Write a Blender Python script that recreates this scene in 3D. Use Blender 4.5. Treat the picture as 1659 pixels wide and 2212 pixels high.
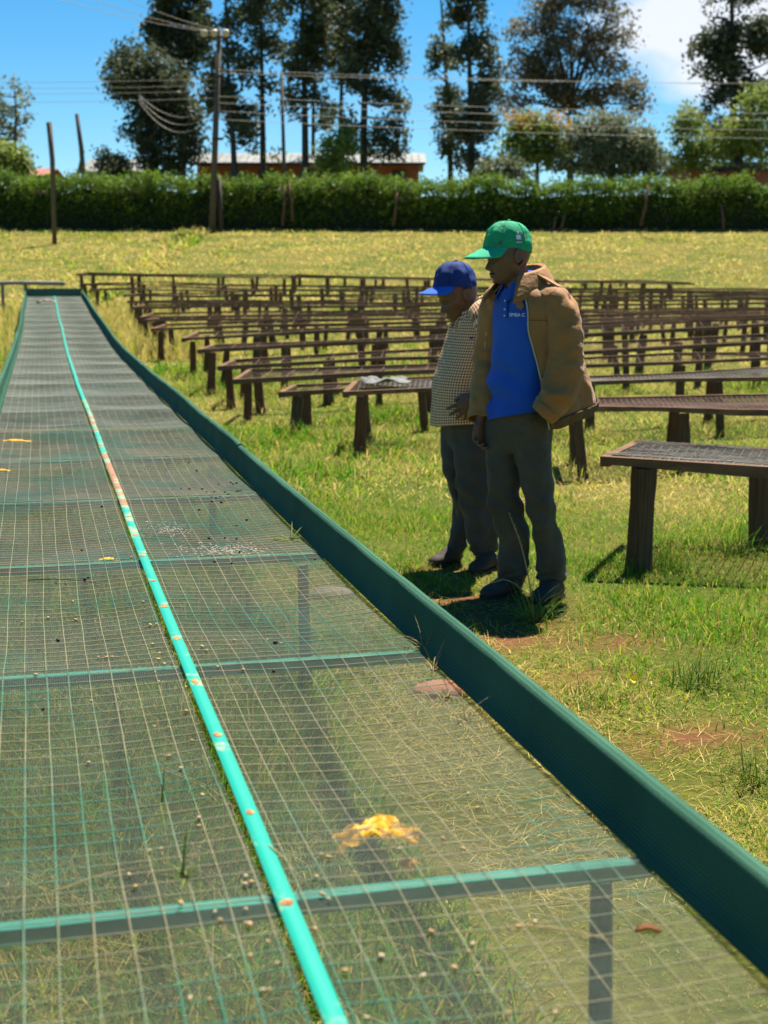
import bpy, math, random
import numpy as np
from mathutils import Vector, Matrix, noise as mnoise
random.seed(7); RNG = np.random.default_rng(11)
for o in list(bpy.data.objects): bpy.data.objects.remove(o)
S = bpy.context.scene; COL = S.collection
R = math.radians
# ------------------------------------------------------------------ camera
PITCH = math.atan(506/3067.0); CH = 1.5
cam = bpy.data.cameras.new('camera'); camo = bpy.data.objects.new('camera', cam); COL.objects.link(camo)
camo.location = (0, 0, CH); camo.rotation_euler = (math.pi/2-PITCH, 0, 0)
cam.sensor_fit = 'VERTICAL'; cam.sensor_height = 36; cam.sensor_width = 27
cam.lens = 3067/2212*36; cam.clip_start = .05; cam.clip_end = 8000
cam.dof.use_dof = True; cam.dof.focus_distance = 4.6; cam.dof.aperture_fstop = 4.8
S.camera = camo
# ------------------------------------------------------------------ light
SUN_EL, SUN_AZ = R(65), R(25)          # azimuth measured from +Y towards +X
w = bpy.data.worlds.new('World'); S.world = w; w.use_nodes = True
nt = w.node_tree; nt.nodes.clear()
wo = nt.nodes.new('ShaderNodeOutputWorld'); bg = nt.nodes.new('ShaderNodeBackground'); bg.inputs[1].default_value = .055
sky = nt.nodes.new('ShaderNodeTexSky'); sky.sky_type = 'NISHITA'; sky.sun_disc = False
sky.sun_elevation = SUN_EL; sky.sun_rotation = SUN_AZ; sky.altitude = 1700; sky.air_density = 1.0; sky.dust_density = .05; sky.ozone_density = 4.0
tc = nt.nodes.new('ShaderNodeTexCoord')
mp = nt.nodes.new('ShaderNodeMapping'); mp.inputs['Scale'].default_value = (1, 1, 2.2); mp.inputs['Location'].default_value = (-.02, .3, .12)
ns = nt.nodes.new('ShaderNodeTexNoise'); ns.inputs['Scale'].default_value = 3.1; ns.inputs['Detail'].default_value = 9; ns.inputs['Roughness'].default_value = .58
rp = nt.nodes.new('ShaderNodeValToRGB'); rp.color_ramp.elements[0].position = .52; rp.color_ramp.elements[1].position = .66
rp.color_ramp.elements[1].color = (.9, .9, .9, 1)
mx = nt.nodes.new('ShaderNodeMixRGB'); mx.inputs[2].default_value = (7.0, 7.2, 7.6, 1)
hs = nt.nodes.new('ShaderNodeHueSaturation'); hs.inputs['Hue'].default_value = .488; hs.inputs['Saturation'].default_value = 1.34; hs.inputs['Value'].default_value = 1.0
L = nt.links.new
L(tc.outputs['Generated'], mp.inputs[0]); L(mp.outputs[0], ns.inputs['Vector']); 
vd = nt.nodes.new('ShaderNodeVectorMath'); vd.operation = 'DOT_PRODUCT'; vd.inputs[1].default_value = (.236, .951, .198)
mr = nt.nodes.new('ShaderNodeMapRange'); mr.inputs[1].default_value = .989; mr.inputs[2].default_value = .9994; mr.inputs[3].default_value = -.24; mr.inputs[4].default_value = .24
ad_ = nt.nodes.new('ShaderNodeMath'); ad_.operation = 'ADD'
L(tc.outputs['Generated'], vd.inputs[0]); L(vd.outputs['Value'], mr.inputs[0]); L(mr.outputs[0], ad_.inputs[0]); L(ns.outputs['Fac'], ad_.inputs[1]); L(ad_.outputs[0], rp.inputs[0])
L(sky.outputs[0], hs.inputs['Color']); L(hs.outputs[0], mx.inputs[1]); L(rp.outputs[0], mx.inputs[0]); L(mx.outputs[0], bg.inputs[0]); L(bg.outputs[0], wo.inputs[0])
sl = bpy.data.lights.new('sun', 'SUN'); sl.energy = 5.0; sl.angle = R(.5); sl.color = (1, .95, .86)
so = bpy.data.objects.new('sun', sl); COL.objects.link(so)
sd = Vector((math.sin(SUN_AZ)*math.cos(SUN_EL), math.cos(SUN_AZ)*math.cos(SUN_EL), math.sin(SUN_EL)))
so.rotation_euler = sd.to_track_quat('Z', 'Y').to_euler(); so.location = sd*50
S.view_settings.view_transform = 'Standard'; S.view_settings.look = 'None'; S.view_settings.gamma = 1; S.view_settings.exposure = 1.35
S.view_settings.use_curve_mapping = False
# ------------------------------------------------------------------ image -> world helpers (photo measured on a 1659 x 2212 grid)
F_ = 3067.0; cp, sp_ = math.cos(PITCH), math.sin(PITCH)
def ray(x, y):
    a = (x-829.5)/F_; b = -(y-1106)/F_
    return np.array([a, cp+b*sp_, -sp_+b*cp])
def atY(x, y, Y):
    r = ray(x, y); return np.array([0, 0, CH])+r*(Y/r[1])
def atz(x, y, z):
    r = ray(x, y); return np.array([0, 0, CH])+r*((z-CH)/r[2])
GLy = [0, 12, 14, 16, 17.3, 18.7, 22, 23.5, 25, 27, 29, 31, 33, 34.5, 37, 41, 45, 52, 58.7, 70, 90, 150]
GLz = [0, 0, .01, .04, .08, .14, .2, .25, .3, .38, .47, .58, .71, .82, 1.06, 1.45, 1.88, 2.66, 3.42, 4.4, 5.2, 5.6]
GRy = [0, 12, 13.6, 15.4, 17.4, 19.3, 21, 24, 28, 30, 32, 34, 36.5, 38, 41, 45, 52, 58.7, 70, 90, 150]
GRz = [0, 0, .02, .09, .18, .27, .31, .34, .37, .41, .45, .5, .55, .61, .8, 1.3, 2.5, 3.42, 4.4, 5.2, 5.6]
def vnoise(x, y, seed=0):
    xi = np.floor(x).astype(np.int64); yi = np.floor(y).astype(np.int64); fx = x-xi; fy = y-yi
    def h(a, b):
        n = (a*374761393+b*668265263+seed*974634777) & 0x7fffffff
        n = (n ^ (n >> 13))*1274126177 & 0x7fffffff
        return ((n ^ (n >> 16)) & 0xffff)/65535.0
    fx = fx*fx*(3-2*fx); fy = fy*fy*(3-2*fy)
    return (h(xi, yi)*(1-fx)+h(xi+1, yi)*fx)*(1-fy)+(h(xi, yi+1)*(1-fx)+h(xi+1, yi+1)*fx)*fy
def fbm(x, y, seed=0, o=4):
    x = np.asarray(x, float); y = np.asarray(y, float); a = .5; t = 0; s = 0
    for k in range(o):
        t = t+a*vnoise(x*2**k, y*2**k, seed+k); s += a; a *= .5
    return t/s
def G(X, Y):
    X = np.asarray(X, float); Y = np.asarray(Y, float)
    u = np.clip(X/np.maximum(np.abs(Y), 1), -.22, .27); wt = (u+.22)/.49
    z = np.interp(Y, GLy, GLz)*(1-wt)+np.interp(Y, GRy, GRz)*wt
    return z+(fbm(X*.9, Y*.9, 3)-.5)*.05*np.clip((np.abs(Y)+3)/12, .3, 1)
def ground_at(x, y):
    r = ray(x, y); lo, hi = 1.0, 120.0; t = lo
    while t < hi:
        p = np.array([0, 0, CH])+r*t
        if p[2] < float(G(p[0], p[1])): break
        t += .02+t*.002
    return p
# ------------------------------------------------------------------ materials
def mat(name, col, rough=.75, col2=None, scale=6, detail=4, bump=0, bscale=40, spec=.3, stretch=(1, 1, 1), thr=(.35, .65), transl=0, attr=None, metallic=0, coords='Object', sheen=0):
    m = bpy.data.materials.new(name); m.use_nodes = True; t = m.node_tree; b = t.nodes['Principled BSDF']
    b.inputs['Roughness'].default_value = rough; b.inputs['Specular IOR Level'].default_value = spec; b.inputs['Metallic'].default_value = metallic
    if sheen: b.inputs['Sheen Weight'].default_value = sheen
    c = None
    tx = t.nodes.new('ShaderNodeTexCoord'); mpn = t.nodes.new('ShaderNodeMapping'); mpn.inputs['Scale'].default_value = stretch
    t.links.new(tx.outputs[coords], mpn.inputs[0])
    if attr:
        a = t.nodes.new('ShaderNodeAttribute'); a.attribute_name = attr; c = a.outputs['Color']
    elif col2 is not None:
        n = t.nodes.new('ShaderNodeTexNoise'); n.inputs['Scale'].default_value = scale; n.inputs['Detail'].default_value = detail; n.inputs['Roughness'].default_value = .65
        t.links.new(mpn.outputs[0], n.inputs['Vector'])
        r = t.nodes.new('ShaderNodeValToRGB'); r.color_ramp.elements[0].position = thr[0]; r.color_ramp.elements[1].position = thr[1]
        r.color_ramp.elements[0].color = (*col, 1); r.color_ramp.elements[1].color = (*col2, 1)
        t.links.new(n.outputs['Fac'], r.inputs[0]); c = r.outputs[0]
    if c: t.links.new(c, b.inputs['Base Color'])
    else: b.inputs['Base Color'].default_value = (*col, 1)
    if bump:
        n2 = t.nodes.new('ShaderNodeTexNoise'); n2.inputs['Scale'].default_value = bscale; n2.inputs['Detail'].default_value = 5
        t.links.new(mpn.outputs[0], n2.inputs['Vector'])
        bp = t.nodes.new('ShaderNodeBump'); bp.inputs['Strength'].default_value = bump; bp.inputs['Distance'].default_value = .01
        t.links.new(n2.outputs['Fac'], bp.inputs['Height']); t.links.new(bp.outputs[0], b.inputs['Normal'])
    if transl:
        tr = t.nodes.new('ShaderNodeBsdfTranslucent'); ms = t.nodes.new('ShaderNodeMixShader'); ms.inputs[0].default_value = transl
        if c: t.links.new(c, tr.inputs[0])
        else: tr.inputs[0].default_value = (*col, 1)
        o = t.nodes['Material Output']; t.links.new(b.outputs[0], ms.inputs[1]); t.links.new(tr.outputs[0], ms.inputs[2]); t.links.new(ms.outputs[0], o.inputs[0])
    return m
# ------------------------------------------------------------------ mesh helpers
def link(name, me, m, parent=None):
    if m is not None and not me.materials: me.materials.append(m)
    o = bpy.data.objects.new(name, me); COL.objects.link(o)
    if parent is not None: o.parent = parent
    return o
def npmesh(name, V, Fc, smooth=False):
    """V (n,3), Fc (m,k) array with a constant face size, or a list of faces."""
    me = bpy.data.meshes.new(name); V = np.asarray(V, float).reshape(-1, 3)
    if isinstance(Fc, np.ndarray):
        k = Fc.shape[1]; me.vertices.add(len(V)); me.vertices.foreach_set('co', np.asarray(V, np.float32).ravel())
        me.loops.add(Fc.size); me.loops.foreach_set('vertex_index', Fc.astype(np.int32).ravel())
        me.polygons.add(len(Fc)); me.polygons.foreach_set('loop_start', np.arange(0, Fc.size, k, dtype=np.int32))
        me.update(calc_edges=True)
    else:
        me.from_pydata([tuple(v) for v in V], [], [tuple(q) for q in Fc]); me.update()
    if smooth: me.polygons.foreach_set('use_smooth', np.ones(len(me.polygons), bool))
    return me
class MB:
    def __init__(s): s.v = []; s.f = []; s.n = 0
    def add(s, V, Fc):
        s.v.append(np.asarray(V, float).reshape(-1, 3)); s.f += [tuple(int(i)+s.n for i in q) for q in Fc]; s.n += len(s.v[-1]); return s
    def box(s, c, d, rot=None):
        V = np.array([[x, y, z] for x in (-.5, .5) for y in (-.5, .5) for z in (-.5, .5)])*np.array(d)
        if rot is not None: V = V@np.array(rot).T
        return s.add(V+np.array(c), [(0, 1, 3, 2), (4, 6, 7, 5), (0, 4, 5, 1), (2, 3, 7, 6), (0, 2, 6, 4), (1, 5, 7, 3)])
    def bar(s, a, b, wd, h, up=(0, 0, 1)):
        a = np.array(a, float); b = np.array(b, float); d = b-a; ln = np.linalg.norm(d); d /= ln
        u = np.array(up, float); sd_ = np.cross(d, u); sd_ /= np.linalg.norm(sd_); u = np.cross(sd_, d)
        return s.box((a+b)/2, (ln, wd, h), np.stack([d, sd_, u], 1))
    def tube(s, pts, r, n=8, cap=True, sub=0, ab=None):
        V, Fc = tube(pts, r, n, cap, sub, ab); return s.add(V, Fc)
    def build(s, name, m, parent=None, smooth=False):
        me = npmesh(name, np.concatenate(s.v), s.f, smooth); return link(name, me, m, parent)
def crom(P, sub):
    P = np.asarray(P, float)
    if sub <= 1 or len(P) < 3: return P
    Q = np.vstack([2*P[0]-P[1], P, 2*P[-1]-P[-2]]); out = []
    for i in range(1, len(Q)-2):
        for k in range(sub):
            t = k/sub; a, b, c, d = Q[i-1:i+3]
            out.append(.5*((2*b)+(c-a)*t+(2*a-5*b+4*c-d)*t*t+(3*b-a-3*c+d)*t**3))
    out.append(Q[-2]); return np.array(out)
def tube(pts, r, n=8, cap=True, sub=0, ab=None):
    """r: radius per point (scalar or pair (side, other)); ab: hint vector for the first axis"""
    P = np.asarray(pts, float); rr = np.asarray(r, float)
    if rr.ndim == 0: rr = np.full((len(P), 2), float(rr))
    elif rr.ndim == 1: rr = np.stack([rr, rr], 1)
    if sub > 1: A = crom(np.hstack([P, rr]), sub); P, rr = A[:, :3], A[:, 3:]
    T = np.gradient(P, axis=0); T /= np.linalg.norm(T, axis=1)[:, None]+1e-9
    h = np.array(ab if ab is not None else ((1, 0, 0) if abs(T[0][0]) < .8 else (0, 1, 0)), float)
    V = []; th = np.arange(n)*2*math.pi/n
    for i in range(len(P)):
        a = h-T[i]*np.dot(h, T[i]); a /= np.linalg.norm(a)+1e-9; h = a; b = np.cross(T[i], a)
        V.append(P[i]+np.outer(np.cos(th)*rr[i, 0], a)+np.outer(np.sin(th)*rr[i, 1], b))
    return loft(V, cap)
def loft(rings, cap=True, closed=True):
    n = len(rings[0]); V = np.concatenate(rings); Fc = []
    for i in range(len(rings)-1):
        for j in range(n if closed else n-1):
            k = (j+1) % n; Fc.append((i*n+j, i*n+k, (i+1)*n+k, (i+1)*n+j))
    if cap: Fc.append(tuple(range(n-1, -1, -1))); Fc.append(tuple((len(rings)-1)*n+j for j in range(n)))
    return V, Fc
def empty(name, loc, rz=0):
    o = bpy.data.objects.new(name, None); COL.objects.link(o); o.location = tuple(loc); o.rotation_euler = (0, 0, rz); o.empty_display_size = .2; return o
def tag(o, label=None, cat=None, group=None, kind=None):
    if label: o['label'] = label
    if cat: o['category'] = cat
    if group: o['group'] = group
    if kind: o['kind'] = kind
    return o
def remesh(mb, name, voxel, it=3):
    me = npmesh(name, np.concatenate(mb.v), mb.f); o = bpy.data.objects.new('tmp', me); COL.objects.link(o)
    md = o.modifiers.new('r', 'REMESH'); md.mode = 'VOXEL'; md.voxel_size = voxel
    if it: ms = o.modifiers.new('s', 'SMOOTH'); ms.iterations = it; ms.factor = .5
    dg = bpy.context.evaluated_depsgraph_get(); m2 = bpy.data.meshes.new_from_object(o.evaluated_get(dg)); bpy.data.objects.remove(o); bpy.data.meshes.remove(me)
    m2.name = name; m2.polygons.foreach_set('use_smooth', np.ones(len(m2.polygons), bool)); return m2
def ORD(k): return ['nearest', 'second', 'third', 'fourth', 'fifth', 'sixth', 'seventh', 'eighth', 'ninth', 'tenth', 'eleventh', 'twelfth', 'thirteenth', 'fourteenth', 'fifteenth', 'sixteenth', 'seventeenth', 'eighteenth'][k]
# ================================================================== GROUND
def axis(vals):
    return np.array(sorted(set(np.round(np.concatenate(vals), 3))))
gx = axis([np.arange(-6, 8.01, .25), np.arange(-20, 26, 1.0), np.arange(-80, 90, 6.), np.array([-3000, -1500, -700, -300, -150, 150, 300, 700, 1500, 3000.])])
gy = axis([np.arange(0, 22, .25), np.arange(-4, 66, .8), np.arange(66, 160, 6.), np.array([-600, -200, -60, -20, 250, 500, 1200, 3000, 6000.])])
XX, YY = np.meshgrid(gx, gy); ZZ = G(XX, YY)
nx_, ny_ = len(gx), len(gy); ii = np.arange(nx_*ny_).reshape(ny_, nx_)
Fq = np.stack([ii[:-1, :-1], ii[:-1, 1:], ii[1:, 1:], ii[1:, :-1]], -1).reshape(-1, 4)
m_ground = bpy.data.materials.new('soil_and_thatch'); m_ground.use_nodes = True
t = m_ground.node_tree; b = t.nodes['Principled BSDF']; b.inputs['Roughness'].default_value = .95; b.inputs['Specular IOR Level'].default_value = .1
tx = t.nodes.new('ShaderNodeTexCoord')
def N(t, kind, **kw):
    n = t.nodes.new(kind)
    for k, v in kw.items(): n.inputs[k.replace('_', ' ')].default_value = v
    return n
n1 = N(t, 'ShaderNodeTexNoise', Scale=.55, Detail=6.0, Roughness=.6); n2 = N(t, 'ShaderNodeTexNoise', Scale=28., Detail=6.0, Roughness=.7); n3 = N(t, 'ShaderNodeTexNoise', Scale=.12, Detail=5.0)
for n in (n1, n2, n3): t.links.new(tx.outputs['Object'], n.inputs['Vector'])
r1 = t.nodes.new('ShaderNodeValToRGB'); r1.color_ramp.elements[0].position = .42; r1.color_ramp.elements[1].position = .6
r1.color_ramp.elements[0].color = (.085, .115, .014, 1); r1.color_ramp.elements[1].color = (.165, .15, .034, 1)
r2 = t.nodes.new('ShaderNodeValToRGB'); r2.color_ramp.elements[0].position = .3; r2.color_ramp.elements[1].position = .75
r2.color_ramp.elements[0].color = (.45, .4, .34, 1); r2.color_ramp.elements[1].color = (1.25, 1.2, 1.1, 1)
m1 = t.nodes.new('ShaderNodeMixRGB'); m1.blend_type = 'MULTIPLY'; m1.inputs[0].default_value = 1
t.links.new(n1.outputs['Fac'], r1.inputs[0]); t.links.new(n2.outputs['Fac'], r2.inputs[0]); t.links.new(r1.outputs[0], m1.inputs[1]); t.links.new(r2.outputs[0], m1.inputs[2])
at_ = t.nodes.new('ShaderNodeAttribute'); at_.attribute_name = 'soil'
m2 = t.nodes.new('ShaderNodeMixRGB'); m2.inputs[2].default_value = (.15, .058, .025, 1); t.links.new(at_.outputs['Fac'], m2.inputs[0]); t.links.new(m1.outputs[0], m2.inputs[1]); t.links.new(m2.outputs[0], b.inputs['Base Color'])
bp = t.nodes.new('ShaderNodeBump'); bp.inputs['Strength'].default_value = .8; bp.inputs['Distance'].default_value = .03; t.links.new(n2.outputs['Fac'], bp.inputs['Height']); t.links.new(bp.outputs[0], b.inputs['Normal'])
# patches of bare red earth beside the drying bed (worn by feet)
SOIL = [(ground_at(1030, 1335), .42), (ground_at(1010, 1300), .28), (ground_at(1490, 1600), .22), (ground_at(1390, 1395), .2), (ground_at(1350, 1620), .15), (ground_at(1110, 1390), .2), (ground_at(1610, 1585), .14), (ground_at(1230, 1470), .16), (ground_at(960, 1240), .2)]
def soilmask(X, Y):
    X = np.asarray(X, float); Y = np.asarray(Y, float); s = np.zeros_like(X)
    for p, r in SOIL:
        d = np.hypot((X-p[0])*.8, (Y-p[1])*1.0)/r
        s = np.maximum(s, np.clip(1.25-d, 0, 1))
    return np.clip(s*(2.4*fbm(X*6, Y*6, 21)-.35)*.85, 0, 1)
me = npmesh('ground', np.stack([XX.ravel(), YY.ravel(), ZZ.ravel()], 1), Fq, True)
a = me.attributes.new('soil', 'FLOAT', 'POINT'); a.data.foreach_set('value', soilmask(XX.ravel(), YY.ravel()).astype(np.float32))
tag(link('ground', me, m_ground), kind='structure')

# ================================================================== GREEN DRYING BED
DV = np.array([-.2407, .9706]); NV = np.array([.9706, .2407]); HW = .60
_by = np.array([.6, 2.06, 3.34, 5.17, 8.9, 11.6, 16.2, 18.8, 22.5, 25.9, 29.5, 32.6])
_bx = np.array([.3503-.248*.6, -.160, -.478, -.925, -1.825, -2.48, -3.575, -4.19, -5.06, -5.89, -6.74, -7.49])
_bz = np.array([.57, .57, .57, .57, .585, .578, .586, .615, .71, .84, .975, 1.10])
BY = np.arange(.6, 32.6, .05); k_ = np.ones(31)/31
def smooth_(v):
    p = np.interp(BY, _by, v); q = np.concatenate([2*p[0]-p[15:0:-1], p, 2*p[-1]-p[-2:-17:-1]]); return np.convolve(q, k_, 'valid')
BX = smooth_(_bx); BZ = smooth_(_bz)
BAR0, BARS = 2.055, 1.315
def bedxyz(Y, v, dz=0.0):
    """point of the bed: Y along its centre line, v metres to the right of it"""
    Y = np.asarray(Y, float); v = np.asarray(v, float)
    x = np.interp(Y, BY, BX)+v*NV[0]; y = Y+v*NV[1]; z = np.interp(Y, BY, BZ)+dz
    return np.stack(np.broadcast_arrays(x, y, z), -1)
def sag(Y, v):
    ph = ((Y-BAR0)/BARS) % 1.0
    a = np.sin(math.pi*ph)**.8; side = np.sin(math.pi*np.clip(np.abs(v)/HW, 0, 1))
    far = np.clip((Y-3)/8, .25, 1.3)
    wv = (fbm(Y*3.3+np.sign(v)*31, v*1.1+5, 41, 3)-.5)*.009*far+(fbm(Y*9+np.sign(v)*57, v*1.6, 43, 2)-.5)*.006*far
    return -a*(.010+.016*side)+wv*side**.5-.004
m_net = mat('grey_plastic_net', (.128, .142, .118), .8, (.085, .092, .074), scale=2.6, spec=.06)
m_wire = mat('coated_grid_wire', (.06, .22, .15), .6, (.27, .24, .14), scale=1.6, detail=3, thr=(.42, .52), spec=.15)
m_teal = mat('turquoise_paint_worn', (.015, .52, .43), .45, (.02, .60, .50), scale=9, bump=.15, bscale=60, spec=.45)
m_tealbar = mat('turquoise_tube_paint', (.025, .28, .19), .6, (.02, .20, .14), scale=7, spec=.4)
m_rust = mat('rusted_bolt', (.22, .075, .03), .9, (.40, .28, .10), scale=60, bump=.5, bscale=120)
def ribbon(P0, P1):       # P0,P1 (n,m,3): flat strips between two lines
    n, m, _ = P0.shape; V = np.concatenate([P0.reshape(-1, 3), P1.reshape(-1, 3)]); i = np.arange(n*m).reshape(n, m); o = n*m
    return V, np.stack([i[:, :-1], i[:, 1:], i[:, 1:]+o, i[:, :-1]+o], -1).reshape(-1, 4)
def prism(lines, offs):   # lines (n,m,3); offs k offsets (3,) or (n,m,3) -> closed k-sided thread
    n, m, _ = lines.shape; k = len(offs); V = np.concatenate([(lines+o).reshape(-1, 3) for o in offs]); i = np.arange(n*m).reshape(n, m); st = n*m; Q = []
    for a in range(k):
        c = (a+1) % k; Q.append(np.stack([i[:, :-1]+a*st, i[:, 1:]+a*st, i[:, 1:]+c*st, i[:, :-1]+c*st], -1).reshape(-1, 4))
    return V, np.concatenate(Q)
def joined(parts):
    V = []; Q = []; n = 0
    for v, q in parts: V.append(v); Q.append(q+n); n += len(v)
    return np.concatenate(V), np.concatenate(Q)
bed = empty('drying_bed', bedxyz(2.0, 0)-np.array([0, 0, .57]))
tag(bed, 'long green raised coffee drying bed with net surface running away to the left', 'drying bed')
ORG = np.array(bed.location)
def bl(name, V, Q, m, smooth=False, kind=None, parent=None):
    o = link(name, npmesh(name, V-ORG, Q, smooth), m, parent or bed)
    if kind: o['kind'] = kind
    return o
parts = []
for sg in (-1, 1):
    vv = np.linspace(.022, HW-.006, 9)*sg
    for y0, y1, pitch, th in ((1.0, 7.0, .0050, .00064), (7.0, 13.0, .0066, .00085), (13.0, 32.35, .010, .0013)):
        Y = np.arange(y0, y1, pitch); Y = Y+RNG.normal(0, pitch*.08, len(Y)); A, Bv = np.meshgrid(Y, vv, indexing='ij')
        ln = bedxyz(A, Bv, sag(A, Bv)+.002); d3 = np.array([DV[0], DV[1], 0])
        parts.append(prism(ln, [d3*th*.5, -d3*th*.5, np.array([0, 0, th])]))
    Yl = np.concatenate([np.arange(1.0, 10, .06), np.arange(10, 32.36, .12)])
    v = np.arange(.02, HW-.004, .0050)*sg; A, Bv = np.meshgrid(v, Yl, indexing='ij')
    nn = np.array([NV[0], NV[1], 0])*.00032; c = bedxyz(Bv, A, sag(Bv, A)+.0022); parts.append(ribbon(c-nn, c+nn))
V, Q = joined(parts); bl('drying_net', V, Q, m_net, kind='stuff')
parts = []
for sg in (-1, 1):
    v = (np.arange(.03, HW, .0505))*sg; Yl = np.concatenate([np.arange(1.0, 10, .08), np.arange(10, 32.36, .16)])
    A, Bv = np.meshgrid(v, Yl, indexing='ij'); jit = (fbm(Bv*2.2, A*40, 9, 2)-.5)*.010
    r = .00095; n3_ = np.array([NV[0], NV[1], 0])*r; u3 = np.array([0, 0, r])
    parts.append(prism(bedxyz(Bv, A+jit, sag(Bv, A)+.0034), [n3_, u3, -n3_, -u3]))
    Y = np.arange(1.0, 32.3, .052); Y = Y+RNG.normal(0, .002, len(Y)); vv = np.linspace(.0, HW, 9)*sg; A, Bv = np.meshgrid(Y, vv, indexing='ij')
    A = A+(fbm(A*7, Bv*3+9, 5, 2)-.5)*.010
    d3 = np.array([DV[0], DV[1], 0])*r
    parts.append(prism(bedxyz(A, Bv, sag(A, Bv)+np.where(A < 9, .0036, -.0035)), [d3, u3, -d3, -u3]))
V, Q = joined(parts); bl('wire_grid', V, Q, m_wire, kind='stuff')
# turquoise strip along the ridge, with rusty fixings
Yl = np.arange(1.0, 32.35, .06); A, Bv = np.meshgrid(Yl, np.array([-.0152, -.0145, .0145, .0152]), indexing='ij')
zt = np.array([0, .002, .002, 0])+.0062; wob = (fbm(Yl*.8, Yl*0, 77, 2)-.5)*.010*np.clip(Yl/6, .3, 1)
V = bedxyz(A, Bv+wob[:, None], 0)+np.stack([zt*0, zt*0, zt], -1)[None]; m4 = 4; i = np.arange(len(Yl)*m4).reshape(-1, m4)
Q = np.concatenate([np.stack([i[:-1, a], i[:-1, (a+1) % 4], i[1:, (a+1) % 4], i[1:, a]], -1) for a in range(4)])
m_strip = bpy.data.materials.new('turquoise_strip'); m_strip.use_nodes = True; t = m_strip.node_tree; b = t.nodes['Principled BSDF']; b.inputs['Roughness'].default_value = .42
tx = t.nodes.new('ShaderNodeTexCoord'); n1 = N(t, 'ShaderNodeTexNoise', Scale=7., Detail=8.0, Roughness=.7); t.links.new(tx.outputs['Object'], n1.inputs['Vector'])
rr = t.nodes.new('ShaderNodeValToRGB'); e = rr.color_ramp.elements; e[0].position = .58; e[0].color = (.010, .29, .20, 1); e[1].position = .69; e[1].color = (.30, .14, .06, 1)
x_ = rr.color_ramp.elements.new(.65); x_.color = (.28, .42, .22, 1)
at_ = t.nodes.new('ShaderNodeAttribute'); at_.attribute_name = 'wear'; ad = t.nodes.new('ShaderNodeMath'); ad.operation = 'ADD'
t.links.new(n1.outputs['Fac'], ad.inputs[0]); t.links.new(at_.outputs['Fac'], ad.inputs[1]); t.links.new(ad.outputs[0], rr.inputs[0]); t.links.new(rr.outputs[0], b.inputs['Base Color'])
strip = bl('ridge_strip', V, Q, m_strip)
wear = np.repeat(.22*np.exp(-((Yl-6.6)/1.1)**2)+.13*np.exp(-((Yl-9.5)/1.6)**2), 4)
for y_ in np.arange(1.62, 9.5, .385): wear += np.repeat(.10*np.exp(-((Yl-y_)/.05)**2), 4)
strip.data.attributes.new('wear', 'FLOAT', 'POINT').data.foreach_set('value', wear.astype(np.float32))
spots = list(np.arange(1.62, 9.5, .385))
for k, y in enumerate(spots):
    y += random.uniform(-.04, .04); c = bedxyz(y, float(np.interp(y, Yl, wob)), .0092)-ORG; th = np.arange(9)*2*math.pi/9
    ra, rb = random.uniform(.007, .013), random.uniform(.010, .026); V = [c+np.array([0, 0, .0022])]
    for q in th:
        j = random.uniform(.75, 1.15); V.append(c+np.array([NV[0], NV[1], 0])*ra*math.cos(q)*j+np.array([DV[0], DV[1], 0])*rb*math.sin(q)*j)
    o = link('rusty_bolt', npmesh('rusty_bolt', V, [(0, a+1, (a+1) % 9+1) for a in range(9)]), m_rust, strip)
# cross bars, legs
k = 0; y = BAR0-BARS
m_leg = mat('green_post_paint', (.03, .13, .10), .7, (.06, .10, .07), scale=8, bump=.3)
while y < 32:
    mb = MB(); a = bedxyz(y, -HW-.01, -.022)-ORG; c = bedxyz(y, HW+.01, -.022)-ORG; mb.bar(a, c, .030, .026); mb.build('cross_bar', m_tealbar, bed)
    if k % 2 == 1:
        for v in (-HW+.03, HW-.05):
            p = bedxyz(y+.05, v, -.06); g = float(G(p[0], p[1]))-.1; mb = MB(); mb.tube([p-ORG, np.array([p[0]+.01, p[1], g])-ORG], [.019, .024], 7); mb.build('leg', m_leg, bed)
    y += BARS; k += 1
# side boards wrapped in green shade cloth
m_cloth = bpy.data.materials.new('green_shade_cloth'); m_cloth.use_nodes = True; t = m_cloth.node_tree; b = t.nodes['Principled BSDF']; b.inputs['Roughness'].default_value = .8; b.inputs['Specular IOR Level'].default_value = .06
uv = t.nodes.new('ShaderNodeUVMap'); uv.uv_map = 'UVMap'
wv = t.nodes.new('ShaderNodeTexWave'); wv.inputs['Scale'].default_value = 45.; wv.inputs['Distortion'].default_value = 1.2; wv.inputs['Detail'].default_value = 2; wv.bands_direction = 'Y'
wv2 = t.nodes.new('ShaderNodeTexWave'); wv2.inputs['Scale'].default_value = 60.; wv2.bands_direction = 'X'; wv2.inputs['Distortion'].default_value = .6
nz = N(t, 'ShaderNodeTexNoise', Scale=3., Detail=6.)
for n in (wv, wv2, nz): t.links.new(uv.outputs[0], n.inputs['Vector'])
mm = t.nodes.new('ShaderNodeMath'); mm.operation = 'MULTIPLY'; t.links.new(wv.outputs['Fac'], mm.inputs[0]); t.links.new(wv2.outputs['Fac'], mm.inputs[1])
rr = t.nodes.new('ShaderNodeValToRGB'); rr.color_ramp.elements[0].color = (.024, .072, .047, 1); rr.color_ramp.elements[1].color = (.075, .185, .122, 1); t.links.new(mm.outputs[0], rr.inputs[0])
r3 = t.nodes.new('ShaderNodeValToRGB'); r3.color_ramp.elements[0].position = .3; r3.color_ramp.elements[1].position = .7; r3.color_ramp.elements[0].color = (.7, .75, .72, 1); r3.color_ramp.elements[1].color = (1.15, 1.1, 1.05, 1); t.links.new(nz.outputs['Fac'], r3.inputs[0])
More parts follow.
